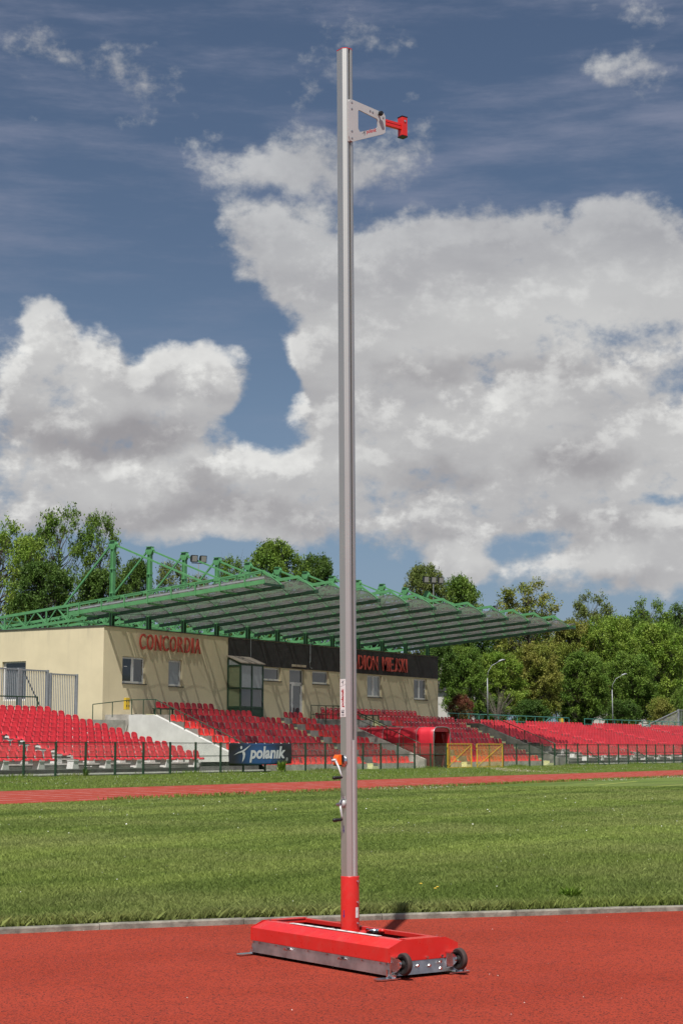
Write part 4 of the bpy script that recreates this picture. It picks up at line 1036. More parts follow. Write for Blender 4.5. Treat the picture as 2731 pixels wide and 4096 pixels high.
# overlapping end caps of the cover
for sy in (-1, 1):
    a = MB(); y0, y1 = sy * (L2 + .002), sy * (L2 - .07)
    a.prism([(-W2 - .003, .088), (W2 + .003, .088), (W2 + .003, .160), (W2 - .083, .1955), (-W2 + .083, .1955), (-W2 - .003, .160)], 'y', sy * (L2 + .0005), sy * (L2 + .0035)); a.box(-W2 + .12, W2 - .12, min(y0, y1), max(y0, y1), .1945, .1975)
    a.build('end_cap', MT['redpaint'], ap)
a = MB(); a.box(-W2 + .02, W2 - .02, -L2 + .02, L2 - .02, .03, .05); a.build('ballast', MT['black'], ap)
a = MB(); a.box(-.03, -.01, -L2 + .05, L2 - .05, .05, .11); a.box(.03, .05, -L2 + .05, L2 - .05, .05, .11); a.build('rail', MT['black'], ap)
# ruler strip
a = MB(); a.box(-W2 + .092, -W2 + .124, -.43, .40, .1960, .1975); rs_ = a.build('ruler_strip', MT['sticker'], ap)
tick = MB()
for k in range(9):
    y = -.42 + k * .1; tick.box(-W2 + .094, -W2 + .122, y, y + .003, .1978, .1981)
tick.build('tick_marks', MT['print_dark'], rs_)
for k, ch in enumerate('01234567'):
    me = glyph_mesh(ch, .0, .01); me.materials.clear(); me.materials.append(MT['print_dark'])
    o = link('numeral', me, rs_); o.rotation_euler = (0, 0, -PI / 2); o.scale = (.03, .03, .03); o.location = (-W2 + .098, .37 - k * .1, .1985)
# screws
sc_m = MB(); sc_m.disc((0, 0, 0), (-1, 0, 0), .0045, .003, 8); sc_x = sc_m.mesh('screw', MT['zinc_bright'])
for y in (-.62, -.57, -.41, -.09, .09, .41, .58, .64): link('screw', sc_x, ap, (-W2 + .006, y, .075))
bl = MB(); bl.disc((0, 0, 0), (-1, 0, 0), .010, .010, 6); bl.disc((-.01, 0, 0), (-1, 0, 0), .006, .014, 8); bl = bl.mesh('bolt', MT['zinc_bright'])
for y in (-.23, .29): link('bolt', bl, ap, (-W2 + .003, y, .068))
bs_ = MB(); bs_.disc((0, 0, 0), (0, -1, 0), .008, .008, 6); bs_ = bs_.mesh('bolt', MT['zinc_bright'])
for x, z in ((.02, .098), (.12, .098), (.03, .055), (.105, .07), (.105, .035), (-.05, .06)): link('bolt', bs_, ap, (x, -L2 - .004 + (.0 if z > .08 else -.006), z))
tb = MB(); tb.disc((0, 0, 0), (0, 0, 1), .005, .004, 8); tb = tb.mesh('rivet', MT['zinc_bright'])
for x in (-.13, .13):
    for y in (-.61, .61): link('rivet', tb, ap, (x, y, .1975))
# corner feet
for i, (x, y) in enumerate(((-W2 - .005, -L2 + .02), (W2 + .005, -L2 + .02), (-W2 - .005, L2 - .02), (W2 + .005, L2 - .02))):
    s = -1 if y < 0 else 1; a = MB()
    pr = [(-.085, -.022), (.05, -.022), (.05, .04), (.0, .045), (-.07, .04), (-.088, .015)] if x < 0 else [(-.09, -.03), (.04, -.03), (.065, 0), (.06, .03), (-.09, .04)]
    a.prism([(x + p, y + s * (.02 + q_)) for p, q_ in pr], 'z', .004, .011)
    a.box(x + .0, x + .05, y + s * .0, y + s * .012, .011, .05)
    a.disc((x + (.02 if x < 0 else .03), y + s * .04, .011), (0, 0, 1), .012, .014, 6); a.build('foot', MT['zinc_bright'], ap)
# wheels on the short side
for x in (-W2 + .052, W2 - .035):
    bk = MB(); cy, cz = -L2 - .056, .082
    bk.box(x - .05, x + .045, -L2 - .012, -L2 - .004, .03, .118); bk.box(x - .05, x + .045, -L2 - .05, -L2 - .012, .112, .118)
    for dx in (-.026, .022): bk.prism([(-L2 - .012, .035), (-L2 - .012, .115), (-L2 - .035, .112), (cy - .012, cz + .016), (cy - .012, cz - .012), (-L2 - .03, .04)], 'x', x + dx, x + dx + .003)
    bk.disc((x - .034, cy, cz), (1, 0, 0), .010, .066, 10)
    fo = bk.build('wheel_fork', MT['zinc_bright'], ap)
    wl = MB(); R_, w_ = .057, .034
    prof_ = [(.0, .010), (.30, .011), (.32, .006), (.52, .006), (.56, .012), (.72, .015), (.90, .015), (1.0, .009), (1.0, -.009), (.90, -.015), (.72, -.015), (.56, -.012), (.52, -.006), (.32, -.006), (.30, -.011), (.0, -.010)]
    nn = 28; vs = []; fs = []
    for k in range(nn):
        t_ = 2 * PI * k / nn
        for (rr, dx) in prof_: vs.append((x - .001 + dx, cy + .008 * 0 + rr * R_ * math.cos(t_), cz + rr * R_ * math.sin(t_)))
    m_ = len(prof_)
    for k in range(nn):
        for j in range(m_ - 1):
            fs.append((k * m_ + j, k * m_ + j + 1, ((k + 1) % nn) * m_ + j + 1, ((k + 1) % nn) * m_ + j)); wl.cur = 0
    mis = []
    wl.add(vs, fs); wl.mi = [1 if (i % (m_ - 1)) in (6, 7, 8) else 0 for i in range(len(fs))]
    wo_ = wl.build('wheel', [MT['rubber'], MT['tyre']], ap, True)
    for v_ in wo_.data.vertices: v_.co.y -= .004
    for p_ in fo.data.vertices: pass
# sleeve and flange
a = MB(); nn = 40; zs = [.178, .185, .478, .482]
rsn = [.0525, .0525, .0525, .0520]
a.tube([(0, 0, z) for z in zs], rsn, nn, False); o = a.build('sleeve', MT['redpaint'], ap, True); q = o.modifiers.new('t', 'SOLIDIFY'); q.thickness = .004; q.offset = -1
a = MB(); a.prism([(-.085, -.085), (.085, -.085), (.10, 0), (.085, .085), (-.085, .085)], 'z', .168, .178); a.build('flange', MT['redpaint'], ap, bevel=.003)
for x, y in ((-.07, .07), (-.072, -.062), (.072, -.066), (.07, .07)):
    a = MB(); a.disc((x, y, .178), (0, 0, 1), .013, .004, 12); a.disc((x, y, .182), (0, 0, 1), .010, .012, 6); a.build('flange_bolt', MT['zinc_bright'], ap)
a = MB(); a.tube([(.05, -.09, .185), (.09, -.15, .187)], .011, 10); a.build('latch', MT['zinc_bright'], ap, True); a = MB(); a.tube([(.09, -.15, .187), (.108, -.178, .188)], .010, 10); a.build('latch_tip', MT['redpaint'], ap, True)
bx = MB(); bx.disc((0, 0, 0), (0, -1, 0), .0085, .006, 12); bx.disc((0, -.006, 0), (0, -1, 0), .006, .006, 8); bx = bx.mesh('sleeve_bolt', MT['zinc_bright'])
th_ = math.radians(-73)
for z in (.453, .338, .222):
    o = link('sleeve_bolt', bx, ap, (.0525 * math.cos(th_), .0525 * math.sin(th_), z), (0, 0, th_ + PI / 2))
def curved_patch(t0, t1, z0, z1, r, m, name):
    mb = MB(); vs = []; fs = []; k_ = 6
    for k in range(k_ + 1):
        t_ = t0 + (t1 - t0) * k / k_; vs += [(r * math.cos(t_), r * math.sin(t_), z0), (r * math.cos(t_), r * math.sin(t_), z1)]
    for k in range(k_): fs.append((2 * k, 2 * k + 2, 2 * k + 3, 2 * k + 1))
    mb.add(vs, fs); o = mb.build(name, m, ap, True); return o
curved_patch(math.radians(-90), math.radians(-63), .255, .312, .0532, MT['sticker'], 'rating_label')
curved_patch(math.radians(-84), math.radians(-72), .290, .293, .0535, MT['print_grey'], 'label_print'); curved_patch(math.radians(-84), math.radians(-74), .284, .2865, .0535, MT['print_grey'], 'label_print')
curved_patch(math.radians(-169), math.radians(-164), .268, .296, .0532, MT['print_blue'], 'arrow_mark')
mb = MB(); r = .0532
mb.add([(r * math.cos(math.radians(t_)), r * math.sin(math.radians(t_)), z) for t_, z in ((-173, .268), (-160, .268), (-166.5, .252))], [(0, 1, 2)]); mb.build('arrow_mark', MT['print_blue'], ap)
# upright: octagonal aluminium profile, slotted on the face towards the wheels
up = link('upright', None, ap, (0, 0, 0), (0, math.radians(-.22), 0))
up.rotation_euler = (math.radians(-.20), math.radians(-.24), 0)
hx, hy, ch = .0385, .0465, .019
def col_prof():
    sw = .005
    return [(-hx, hy - ch), (-hx, -hy + ch), (-hx + ch, -hy), (-sw, -hy), (-sw, -hy + .022), (sw, -hy + .022), (sw, -hy), (hx - ch, -hy), (hx, -hy + ch), (hx, hy - ch), (hx - ch, hy), (-hx + ch, hy)]
ZTOP = 5.375
a = MB(); a.prism(col_prof(), 'z', .2, ZTOP); a.build('profile', MT['alu'], up, bevel=.0012)
a = MB(); a.prism([(-hx - .001, hy - ch), (-hx - .001, -hy + ch), (-hx + ch, -hy - .001), (hx - ch, -hy - .001), (hx + .001, -hy + ch), (hx + .001, hy - ch), (hx - ch, hy + .001), (-hx + ch, hy + .001)], 'z', ZTOP, ZTOP + .004); a.build('end_plate', MT['redpaint'], up)
a = MB(); a.box(-.004, .004, -hy + .018, -hy + .021, 1.25, ZTOP); a.build('slot_liner', MT['black'], up)
a = MB(); a.box(-.0065, .0065, -hy - .003, -hy + .015, .482, 1.24); a.build('slot_cover', MT['alu_plate'], up, bevel=.001)
a = MB(); a.bar((0, -hy + .012, 4.62), (0, -hy + .012, 5.22), .003); a.build('belt', MT['steel'], up)
# bracket: trapezoid plate with a window, carried on the slotted face
br = link('bracket', None, ap, (0, 0, 0), up.rotation_euler)
ZB = 4.79
def bracket_poly():
    out = [(-.012, .03), (-.004, .004), (.012, .0), (.245, .098), (.262, .112), (.262, .215), (.250, .232), (.02, .262), (-.004, .262), (-.012, .248)]
    inn = [(.055, .092), (.068, .072), (.19, .122), (.203, .134), (.205, .172), (.198, .184), (.062, .210), (.055, .200)]
    return out, inn
out_, inn_ = bracket_poly()
def plate_mesh(out, inn, y0, y1, m):
    bm = bmesh.new(); ring_e = []
    for P_ in (out, inn):
        vs = [bm.verts.new((x, y0, ZB + z)) for x, z in P_]; ring_e += [bm.edges.new((vs[i], vs[(i + 1) % len(vs)])) for i in range(len(vs))]
    bmesh.ops.triangle_fill(bm, use_beauty=True, edges=ring_e)
    ext = bmesh.ops.extrude_face_region(bm, geom=list(bm.faces)); bmesh.ops.translate(bm, vec=(0, y1 - y0, 0), verts=[g_ for g_ in ext['geom'] if isinstance(g_, bmesh.types.BMVert)])
    bmesh.ops.recalc_face_normals(bm, faces=bm.faces); me = bpy.data.meshes.new('bracket_plate'); bm.to_mesh(me); bm.free(); me.materials.append(m); return me
link('bracket_plate', plate_mesh(out_, inn_, -hy - .012, -hy - .005, MT['alu_plate']), br)
a = MB(); a.box(-.016, .016, -hy - .004, -hy + .0, ZB + .0, ZB + .262); a.build('carriage', MT['alu_plate'], br)
sc2 = MB(); sc2.disc((0, 0, 0), (0, -1, 0), .0065, .002, 12); sc2.disc((0, -.002, 0), (0, -1, 0), .0035, .0005, 8); sc2 = sc2.mesh('screw', [MT['steel']])
for x, z in ((.008, .245), (.008, .205), (.008, .065), (.008, .022), (.145, .222), (.165, .218), (.245, .202)): link('screw', sc2, br, (x, -hy - .012, ZB + z))
a = MB(); a.disc((.21, -hy - .012, ZB + .214), (0, -1, 0), .006, .018, 8); a.disc((.21, -hy - .030, ZB + .214), (0, -1, 0), .017, .016, 9, .013); a.build('knob', MT['black'], br, bevel=.002)
a = MB(); a.prism([(-hy + .0, ZB + .165), (-hy + .02, ZB + .165), (-hy + .02, ZB + .177), (-hy + .014, ZB + .177), (-hy + .014, ZB + .184), (-hy + .02, ZB + .184), (-hy + .02, ZB + .203), (-hy + .0, ZB + .203)], 'x', .222, .40)
a.box(.222, .40, -hy - .002, -hy + .0, ZB + .166, ZB + .18); a.box(.222, .40, -hy - .002, -hy + .0, ZB + .188, ZB + .202); a.build('slide_arm', MT['redpaint'], br)
a = MB(); a.box(.392, .434, -hy - .012, -hy + .033, ZB + .125, ZB + .245); eb = a.build('end_block', MT['redpaint'], br, bevel=.003)
for b_ in ((.390, .436, -hy - .014, -hy + .035, ZB + .2455, ZB + .249), (.391, .435, -hy - .013, -hy + .034, ZB + .119, ZB + .1245)):
    a = MB(); a.box(*b_); a.build('end_plug', MT['black'], br)
a = MB(); a.disc((.413, -hy - .012, ZB + .218), (0, -1, 0), .007, .004, 10); a.build('screw', MT['zinc_bright'], br)
# print on the plate
def plate_text(body, x0, x1, z0, z1, m, slope, parent, y, offset=.02):
    me = glyph_mesh(body, 0.0, offset, .0); me.materials.clear(); me.materials.append(m)
    co = np.empty(len(me.vertices) * 3); me.vertices.foreach_get('co', co); co = co.reshape(-1, 3); lo = co.min(0); hi = co.max(0); q = np.zeros_like(co)
    q[:, 0] = x0 + (co[:, 0] - lo[0]) / (hi[0] - lo[0]) * (x1 - x0); q[:, 1] = y; q[:, 2] = z0 + (co[:, 1] - lo[1]) / (hi[1] - lo[1]) * (z1 - z0) + (q[:, 0] - x0) * slope
    me.vertices.foreach_set('co', q.ravel()); me.update(); return link('lettering', me, parent)
plate_text('polanık', .118, .192, ZB + .066, ZB + .098, MT['print_red'], .38, br, -hy - .0124)
me = flat_mesh([[(x, z + (x - .085) * .38) for x, z in P_] for P_ in logo(.032, .032, .082, ZB + .05)], MT['print_dark'], 'logo'); o = link('logo_figure', me, br); o.location = (0, -hy - .0126, 0)
# long sticker on the left face, reading upward
sk = link('long_sticker', None, up); a = MB(); a.prism([(-hy + ch + .002, 1.372), (hy - ch - .002, 1.372), (hy - ch - .002, 1.588), (-hy + ch + .002, 1.588)], 'x', -hx - .0015, -hx - .0005); a.build('sticker', MT['sticker'], sk)
def side_text(body, yb, yt, z0, z1, m, offset=.02, shear=.15, x=-hx - .0022):
    me = glyph_mesh(body, 0.0, offset, shear); me.materials.clear(); me.materials.append(m)
    co = np.empty(len(me.vertices) * 3); me.vertices.foreach_get('co', co); co = co.reshape(-1, 3); lo = co.min(0); hi = co.max(0); q = np.zeros_like(co)
    q[:, 0] = x; q[:, 2] = z0 + (co[:, 0] - lo[0]) / (hi[0] - lo[0]) * (z1 - z0); q[:, 1] = yb + (co[:, 1] - lo[1]) / (hi[1] - lo[1]) * (yt - yb)
    me.vertices.foreach_set('co', q.ravel()); me.update(); return link('lettering', me, sk)
side_text('polanık', -.016, .014, 1.428, 1.535, MT['print_red'], .035)      # read from below upward, glyph tops to the left (+y)
lg = [[(-(x), z) for x, z in P_] for P_ in logo(.032, .030, -.018, 1.553)]
mb = MB()
for P_ in lg: mb.add([(-hx - .0022, x, z) for x, z in P_], [tuple(range(len(P_)))])
mb.build('logo_figure', MT['print_dark'], sk)
mb = MB(); mb.bar((-hx - .002, .0255, 1.545), (-hx - .002, -.0255, 1.558), .0006, .0009); mb.build('rule_line', MT['print_grey'], sk)
mb = MB(); mb.prism([(.014, 1.398), (-.010, 1.396), (-.012, 1.410), (-.014, 1.413), (.014, 1.413)], 'x', -hx - .0024, -hx - .002); mb.build('shield_mark', MT['print_dark'], sk)
mb = MB(); mb.prism([(.0115, 1.4025), (-.009, 1.4015), (-.0115, 1.411), (.0115, 1.411)], 'x', -hx - .0027, -hx - .0024); mb.build('shield_inner', MT['sticker'], sk)
for ch_, ya in (('I', .010), ('A', .005), ('A', .0), ('F', -.005)):
    me = glyph_mesh(ch_, 0, .03); me.materials.clear(); me.materials.append(MT['print_dark'])
    for v_ in me.vertices: x_, y_ = v_.co.x, v_.co.y; v_.co = (-hx - .003, ya - x_ * .0075, 1.4035 + y_ * .009)
    link('lettering', me, sk)
mb = MB()
for k in range(4): mb.box(-hx - .0022, -hx - .0019, -.014, .014, 1.378 + k * .004, 1.3795 + k * .004)
mb.build('small_print', MT['print_grey'], sk)
# winches and cranks
def crank(z, orange, rad):
    w = link('winch', None, up, (0, 0, z))
    if orange:
        a = MB(); a.tube([(-hx, -.004, -.004), (-hx - .008, -.004, -.004)], .034, 24); a.build('mount', MT['zinc_bright'], w, True, )
        a = MB(); a.box(-hx - .020, -hx - .008, .0 - .018, .022, -.012, .03); a.build('mount_block', MT['black'], w)
        a = MB(); a.prism([(-hx - .020, -.026), (-hx - .050, -.026), (-hx - .050, .015), (-hx - .040, .032), (-hx - .020, .032)], 'y', -.012, .030); a.build('housing', MT['orange'], w, bevel=.002)
        a = MB(); a.box(-hx - .040, -hx - .030, -.002, .020, .0322, .0328); a.build('vent', MT['print_dark'], w)
        a = MB(); a.box(-hx - .052, -hx - .018, -.008, .028, -.030, -.0262); a.build('base_strip', MT['black'], w)
        xo = -hx - .052; hub = (xo, .004, 0.0); tip = (xo, -.058, -.095)
    else:
        a = MB(); a.tube([(-hx, 0, .0), (-hx - .016, 0, .0)], .023, 24); a.build('hub_drum', MT['alu_plate'], w, True)
        xo = -hx - .020; hub = (xo, .008, -.004); tip = (xo, -.014, -.088)
    a = MB(); hb = Vector(hub); tp = Vector(tip)
    midp = hb.lerp(tp, .5) + Vector((-.008, -.010, .008))
    a.tube([hb, hb.lerp(midp, .6), midp, midp.lerp(tp, .6) , tp], [.0075, .0065, .006, .0055, .005], 8); a.disc(hb + Vector((.004, 0, 0)), (-1, 0, 0), .0095, .020, 12); a.disc(hb + Vector((-.014, 0, 0)), (-1, 0, 0), .0055, .012, 8)
    a.build('crank_arm', MT['alu_plate'], w, True)
    a = MB(); a.tube([tp, tp + Vector((-.006, 0, 0)), tp + Vector((-.009, 0, 0)), tp + Vector((-.058, 0, -.002)), tp + Vector((-.064, 0, -.002))], [.005, .005, .0085, .0105, .007], 14); a.build('crank_grip', MT['black'], w, True)
crank(1.128, True, 0); crank(.885, False, 0)
a = MB(); a.box(-hx - .001, -hx - .0004, -.014, .014, .910, .925); o = a.build('serial_label', MT['sticker'], up); a = MB(); a.box(-hx - .0014, -hx - .0011, -.011, .011, .9185, .9205); a.box(-hx - .0014, -hx - .0011, -.011, .011, .9135, .9155); a.build('label_print', MT['print_grey'], up)
a = MB(); a.box(-hx - .0012, -hx - .0006, -.0025, .0025, .738, .763); a.prism([(-.006, .738), (.006, .738), (0, .720)], 'x', -hx - .0012, -hx - .0006); a.build('arrow_mark', MT['print_blue'], up)

# ================================================================= street lamps
def street_lamp(label, x, y, h):
    sl2 = thing('street_lamp', label, 'street lamp', (x, y, 2.8))
    a = MB(); a.tube([(0, 0, 0), (0, 0, h * .6), (0, 0, h)], [.06, .05, .035], 10); a.build('pole', MT['steel_rail'], sl2, True)
    a = MB(); a.tube([(0, 0, h), (.04, -.06, h + .5), (.22, -.3, h + 1.0), (.55, -.75, h + 1.3)], .022, 8); a.build('arm', MT['steel_rail'], sl2, True)
    a = MB(); a.tube([(.5, -.7, h + 1.27), (.58, -.8, h + 1.36), (.75, -1.0, h + 1.46), (.88, -1.15, h + 1.47)], [.03, .06, .07, .03], 10); a.build('lamp_head', MT['steel_rail'], sl2, True)
street_lamp('pale curved-arm street lamp standing nearest the yellow building', 120.2, 61.5, 3.9)
street_lamp('curved-arm street lamp against the dense trees farther along', 145.4, 61.5, 3.7)

# ================================================================= houses behind the trees
hs = thing('house', 'red-roofed white house glimpsed between the tree trunks', 'house', (205, 86, 2.9), math.radians(20))
a = MB(); a.box(-9, 9, -5, 5, 0, 3.6); hw = a.build('wall', MT['house'], hs); a = MB(); a.prism([(-5.6, 3.6), (5.6, 3.6), (0, 6.6)], 'x', -9.6, 9.6); a.build('roof', MT['roof_tile'], hs)
for k in range(3):
    a = MB(); a.box(-6.5 + 5 * k, -5 + 5 * k, -5.06, -5.01, 1.2, 2.6); wn = a.build('window', MT['glass'], hs); a = MB(); a.box(-6.6 + 5 * k, -4.9 + 5 * k, -5.03, -5.005, 1.1, 2.7); a.build('frame', MT['white'], wn)
hs = thing('house', 'pale flat house seen past the corner of the yellow building', 'house', (139.5, 75.5, 2.9), math.radians(10))
a = MB(); a.box(-4.5, 4.5, -4, 4, 0, 3.4); a.build('wall', MT['house'], hs); a = MB(); a.box(-4.8, 4.8, -4.3, 4.3, 3.4, 3.7); a.build('roof', MT['dark'], hs)
a = MB(); a.box(-1.5, .2, -4.06, -4.01, 1.2, 2.5); wn = a.build('window', MT['glass'], hs); a = MB(); a.box(-1.6, .3, -4.03, -4.005, 1.1, 2.6); a.build('frame', MT['white'], wn)
a = MB(); a.tube([(-2.6, -4.4, 2.1), (-2.6, -4.5, 2.1)], [.32, .36], 16); a.build('satellite_dish', MT['white'], hs)

# ================================================================= trees
def make_tree(H, R, cb, nclump, nleaf, leaf, trunk_r, seed, airy=0.0, lean=0.0, top=1.0):
    r = np.random.default_rng(seed); tr_b = MB(); ctr = []
    H0 = H
    trunk = [(0, 0, -.3)]; n = 7
    for k in range(1, n + 1):
        f = k / n; trunk.append((lean * f + r.normal(0, .12), r.normal(0, .12), H0 * .86 * f))
    rad = [trunk_r * (1 - .88 * (k / n) ** .8) + .02 for k in range(n + 1)]
    tr_b.tube(trunk, rad, 8)
    def tp(z):
        f = min(max(z / (H0 * .86), 0), 1) * n; i = min(int(f), n - 1); a_, b_ = Vector(trunk[i]), Vector(trunk[i + 1]); return a_.lerp(b_, f - i)
    lv = []
    for c in range(nclump):
        t_ = r.random(); zc = cb + (H0 - cb) * (t_ ** .85)
        u = (zc - cb) / (H0 - cb); rr = R * max(.15, 1 - abs((u - .42) / .62) ** 2.5) ** .5
        ang = r.random() * 2 * PI; q = r.random() ** (.42 - airy * .18); lob = 1 + .24 * math.sin(2 * ang + seed) + .14 * math.sin(3 * ang + 2 * u * 4 + seed)
        rr *= .62 + .38 * lob
        x, y = rr * q * math.cos(ang) + lean * u, rr * q * math.sin(ang)
        p = Vector((x, y, zc)); ctr.append(p)
        z_s = max(cb * .55, zc - (.30 + .35 * r.random()) * math.hypot(x, y) - .12 * H0 * r.random() - .4); s = tp(z_s)
        m1 = s.lerp(p, .45) + Vector((0, 0, -.10 * (p - s).length)) + Vector(r.normal(0, .16, 3)); L = (p - s).length
        tr_b.tube([s, m1, p], [min(.09, .018 + .012 * L), .012 + .006 * L, .010], 4, False)
        for w in range(3):
            e_ = p + Vector(r.normal(0, .55, 3)); tr_b.tube([m1.lerp(p, .5 + .4 * r.random()), e_], [.012, .006], 3, False)
        cr = (.55 + .75 * r.random()) * (R / 4.2) ** .4
        k = int(nleaf * (.55 + .9 * r.random()) * (1 - airy * .35 * r.random()))
        # leaves hang in small sprays round the twig ends
        ns = max(3, k // 14); sc = r.normal(0, 1, (ns, 3)); sc /= np.linalg.norm(sc, axis=1)[:, None]; sc *= (cr * r.random((ns, 1)) ** .4); sc[:, 2] *= .55
        idx = r.integers(0, ns, k); pos = sc[idx] + r.normal(0, .17, (k, 3)) + np.array(p)
        lv.append(pos)
    P_ = np.concatenate(lv); N_ = len(P_)
    d1 = r.normal(0, 1, (N_, 3)); d1[:, 2] = d1[:, 2] * .6 - .35; d1 /= np.linalg.norm(d1, axis=1)[:, None]
    up_ = r.normal(0, .55, (N_, 3)) + np.array([0, 0, 1.0]); d2 = np.cross(d1, up_); d2 /= np.linalg.norm(d2, axis=1)[:, None] + 1e-9
    sz = leaf * (.6 + .8 * r.random((N_, 1)))
    v0 = P_; v1 = P_ + d1 * sz * .5 + d2 * sz * .30; v2 = P_ + d1 * sz; v3 = P_ + d1 * sz * .5 - d2 * sz * .30
    vs = np.stack([v0, v1, v2, v3], 1).reshape(-1, 3); fc = np.arange(N_ * 4).reshape(-1, 4)
    return tr_b.mesh('trunk', MT['bark']), vs, fc
PR = {}
def proto(key, *a, **k): PR[key] = make_tree(*a, **k)
#            H    R   cb  clumps leaves size trunk seed
proto('airy', 15.5, 4.6, 3.0, 120, 161, .255, .30, 1, airy=1.0)
proto('airy2', 14.5, 3.6, 3.6, 90, 143, .255, .24, 2, airy=1.0)
proto('round', 14.0, 4.6, 2.6, 190, 172, .255, .30, 3)
proto('full', 12.0, 5.2, 2.3, 200, 212, .255, .30, 4)
proto('full2', 11.0, 4.6, 2.0, 180, 206, .255, .26, 5)
proto('bush', 5.0, 3.2, .3, 90, 150, .26, .12, 6)
crown_cache = {}
def place_tree(kind, leafm, x, y, top, width, label, zb=2.8, rot=None, name='leafy_tree', cat='tree', bark=None):
    tm_, vs, fc = PR[kind]; key = (kind, leafm)
    if key not in crown_cache: crown_cache[key] = np_mesh('crown', vs, fc, MT[leafm])
    H0 = float(vs[:, 2].max()); R0 = {'airy': 4.6, 'airy2': 3.6, 'round': 4.6, 'full': 5.2, 'full2': 4.6, 'bush': 3.2}[kind] + .4
    t_ = thing(name, label, cat, (x, y, zb), random.uniform(0, 2 * PI) if rot is None else rot, 'trees beyond the stands' if cat == 'tree' else 'bushes beyond the stands')
    sx, sz_ = width / R0, (top - zb) / H0
    for nm, me in (('trunk', tm_), ('crown', crown_cache[key])):
        o = link(nm, me, t_); o.scale = (sx, sx, sz_)
    return t_
def onY(px, py, Y):
    d = Fv + (px - 1365.5) / 6700 * Rv + (2048 - py) / 6700 * Uv; t_ = Y / d.y; return d.x * t_, EYE + d.z * t_, t_
# (kind, leaf, px, top px, half width px, Y, label)
TR = [
 ('airy', 'leaf_fresh', 5, 2050, 130, 84, 'yellow-green airy tree at the left edge behind the clubhouse'),
 ('airy2', 'leaf_fresh', 110, 2130, 80, 80, 'lower yellow-green tree between the edge tree and the tall dark tree'),
 ('airy', 'leaf_mid', 245, 2000, 120, 86, 'tallest tree, open branched, left of the first green mast'),
 ('airy2', 'leaf_mid', 405, 2035, 80, 84, 'narrow open tree directly behind the first green mast'),
 ('round', 'leaf_dark', 180, 2230, 130, 78, 'dense dark tree low behind the clubhouse roof'),
 ('round', 'leaf_dark', 400, 2260, 120, 78, 'dense dark tree behind the rear trusses of the canopy'),
 ('round', 'leaf_dark', 545, 2215, 70, 84, 'dark tree showing between the first and second masts'),
 ('airy2', 'leaf_olive', 690, 2235, 70, 88, 'sparse brownish tree between the second and third masts'),
 ('airy2', 'leaf_olive', 800, 2290, 60, 88, 'thin tree behind the pair of floodlights'),
 ('airy2', 'leaf_mid', 930, 2215, 70, 88, 'slim tree just left of the big round tree over the canopy'),
 ('round', 'leaf_mid', 1100, 2140, 118, 92, 'large round tree rising over the middle of the canopy'),
 ('round', 'leaf_dark', 1262, 2200, 95, 90, 'dark round tree over the canopy just left of the tall upright'),
 ('full', 'leaf_dark', 1010, 2300, 110, 84, 'low dark tree hidden mostly by the canopy roof'),
 ('full', 'leaf_dark', 1480, 2420, 120, 84, 'dark tree seen through the gap under the far canopy'),
 ('round', 'leaf_olive', 1700, 2240, 88, 92, 'olive tree behind the row of three floodlights'),
 ('round', 'leaf_mid', 1835, 2285, 85, 94, 'green tree right of the row of three floodlights'),
 ('airy', 'leaf_yellow', 2110, 2305, 130, 84, 'tall yellowish tree above the far tip of the canopy'),
 ('airy', 'leaf_olive', 2360, 2355, 95, 88, 'thin open tree between the yellowish tree and the right trees'),
 ('airy', 'leaf_mid', 2590, 2380, 95, 86, 'open tree above the dense green trees on the right'),
 ('airy2', 'leaf_dark', 2735, 2400, 80, 86, 'open dark tree cut by the right edge'),
 ('full', 'leaf_yellow', 2290, 2470, 120, 76, 'broad yellow-tinted tree in the middle of the right wood'),
 ('full', 'leaf_fresh', 2440, 2450, 120, 72, 'bright green broad tree left of the second street lamp'),
 ('full2', 'leaf_fresh', 2610, 2470, 125, 74, 'bright green broad tree right of the second street lamp'),
 ('full', 'leaf_mid', 2720, 2500, 110, 76, 'broad green tree at the right edge above the bar fence'),
 ('full2', 'leaf_mid', 1850, 2570, 95, 68, 'green tree beside the end of the yellow building'),
 ('full', 'leaf_fresh', 1985, 2600, 110, 70, 'light green tree behind the first street lamp'),
 ('full2', 'leaf_yellow', 2130, 2560, 110, 70, 'yellow-green tree right of the first street lamp'),
 ('full2', 'leaf_mid', 2330, 2590, 100, 67, 'dense tree in front of the red-roofed house'),
 ('full2', 'leaf_mid', 2520, 2600, 100, 68, 'dense low-crowned tree behind the second street lamp'),
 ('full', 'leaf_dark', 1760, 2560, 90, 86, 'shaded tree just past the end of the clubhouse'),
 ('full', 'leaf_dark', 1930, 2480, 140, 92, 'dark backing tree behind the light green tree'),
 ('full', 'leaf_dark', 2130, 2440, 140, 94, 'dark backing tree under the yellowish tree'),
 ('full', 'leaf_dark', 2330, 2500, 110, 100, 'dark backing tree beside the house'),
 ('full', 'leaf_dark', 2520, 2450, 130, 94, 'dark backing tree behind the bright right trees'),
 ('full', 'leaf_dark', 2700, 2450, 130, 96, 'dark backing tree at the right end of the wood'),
]
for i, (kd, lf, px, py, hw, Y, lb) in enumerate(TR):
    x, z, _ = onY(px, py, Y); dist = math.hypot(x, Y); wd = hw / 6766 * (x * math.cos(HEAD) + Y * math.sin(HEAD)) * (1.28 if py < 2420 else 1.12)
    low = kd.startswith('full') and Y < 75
    place_tree(kd, lf, x, Y, z, wd, lb)
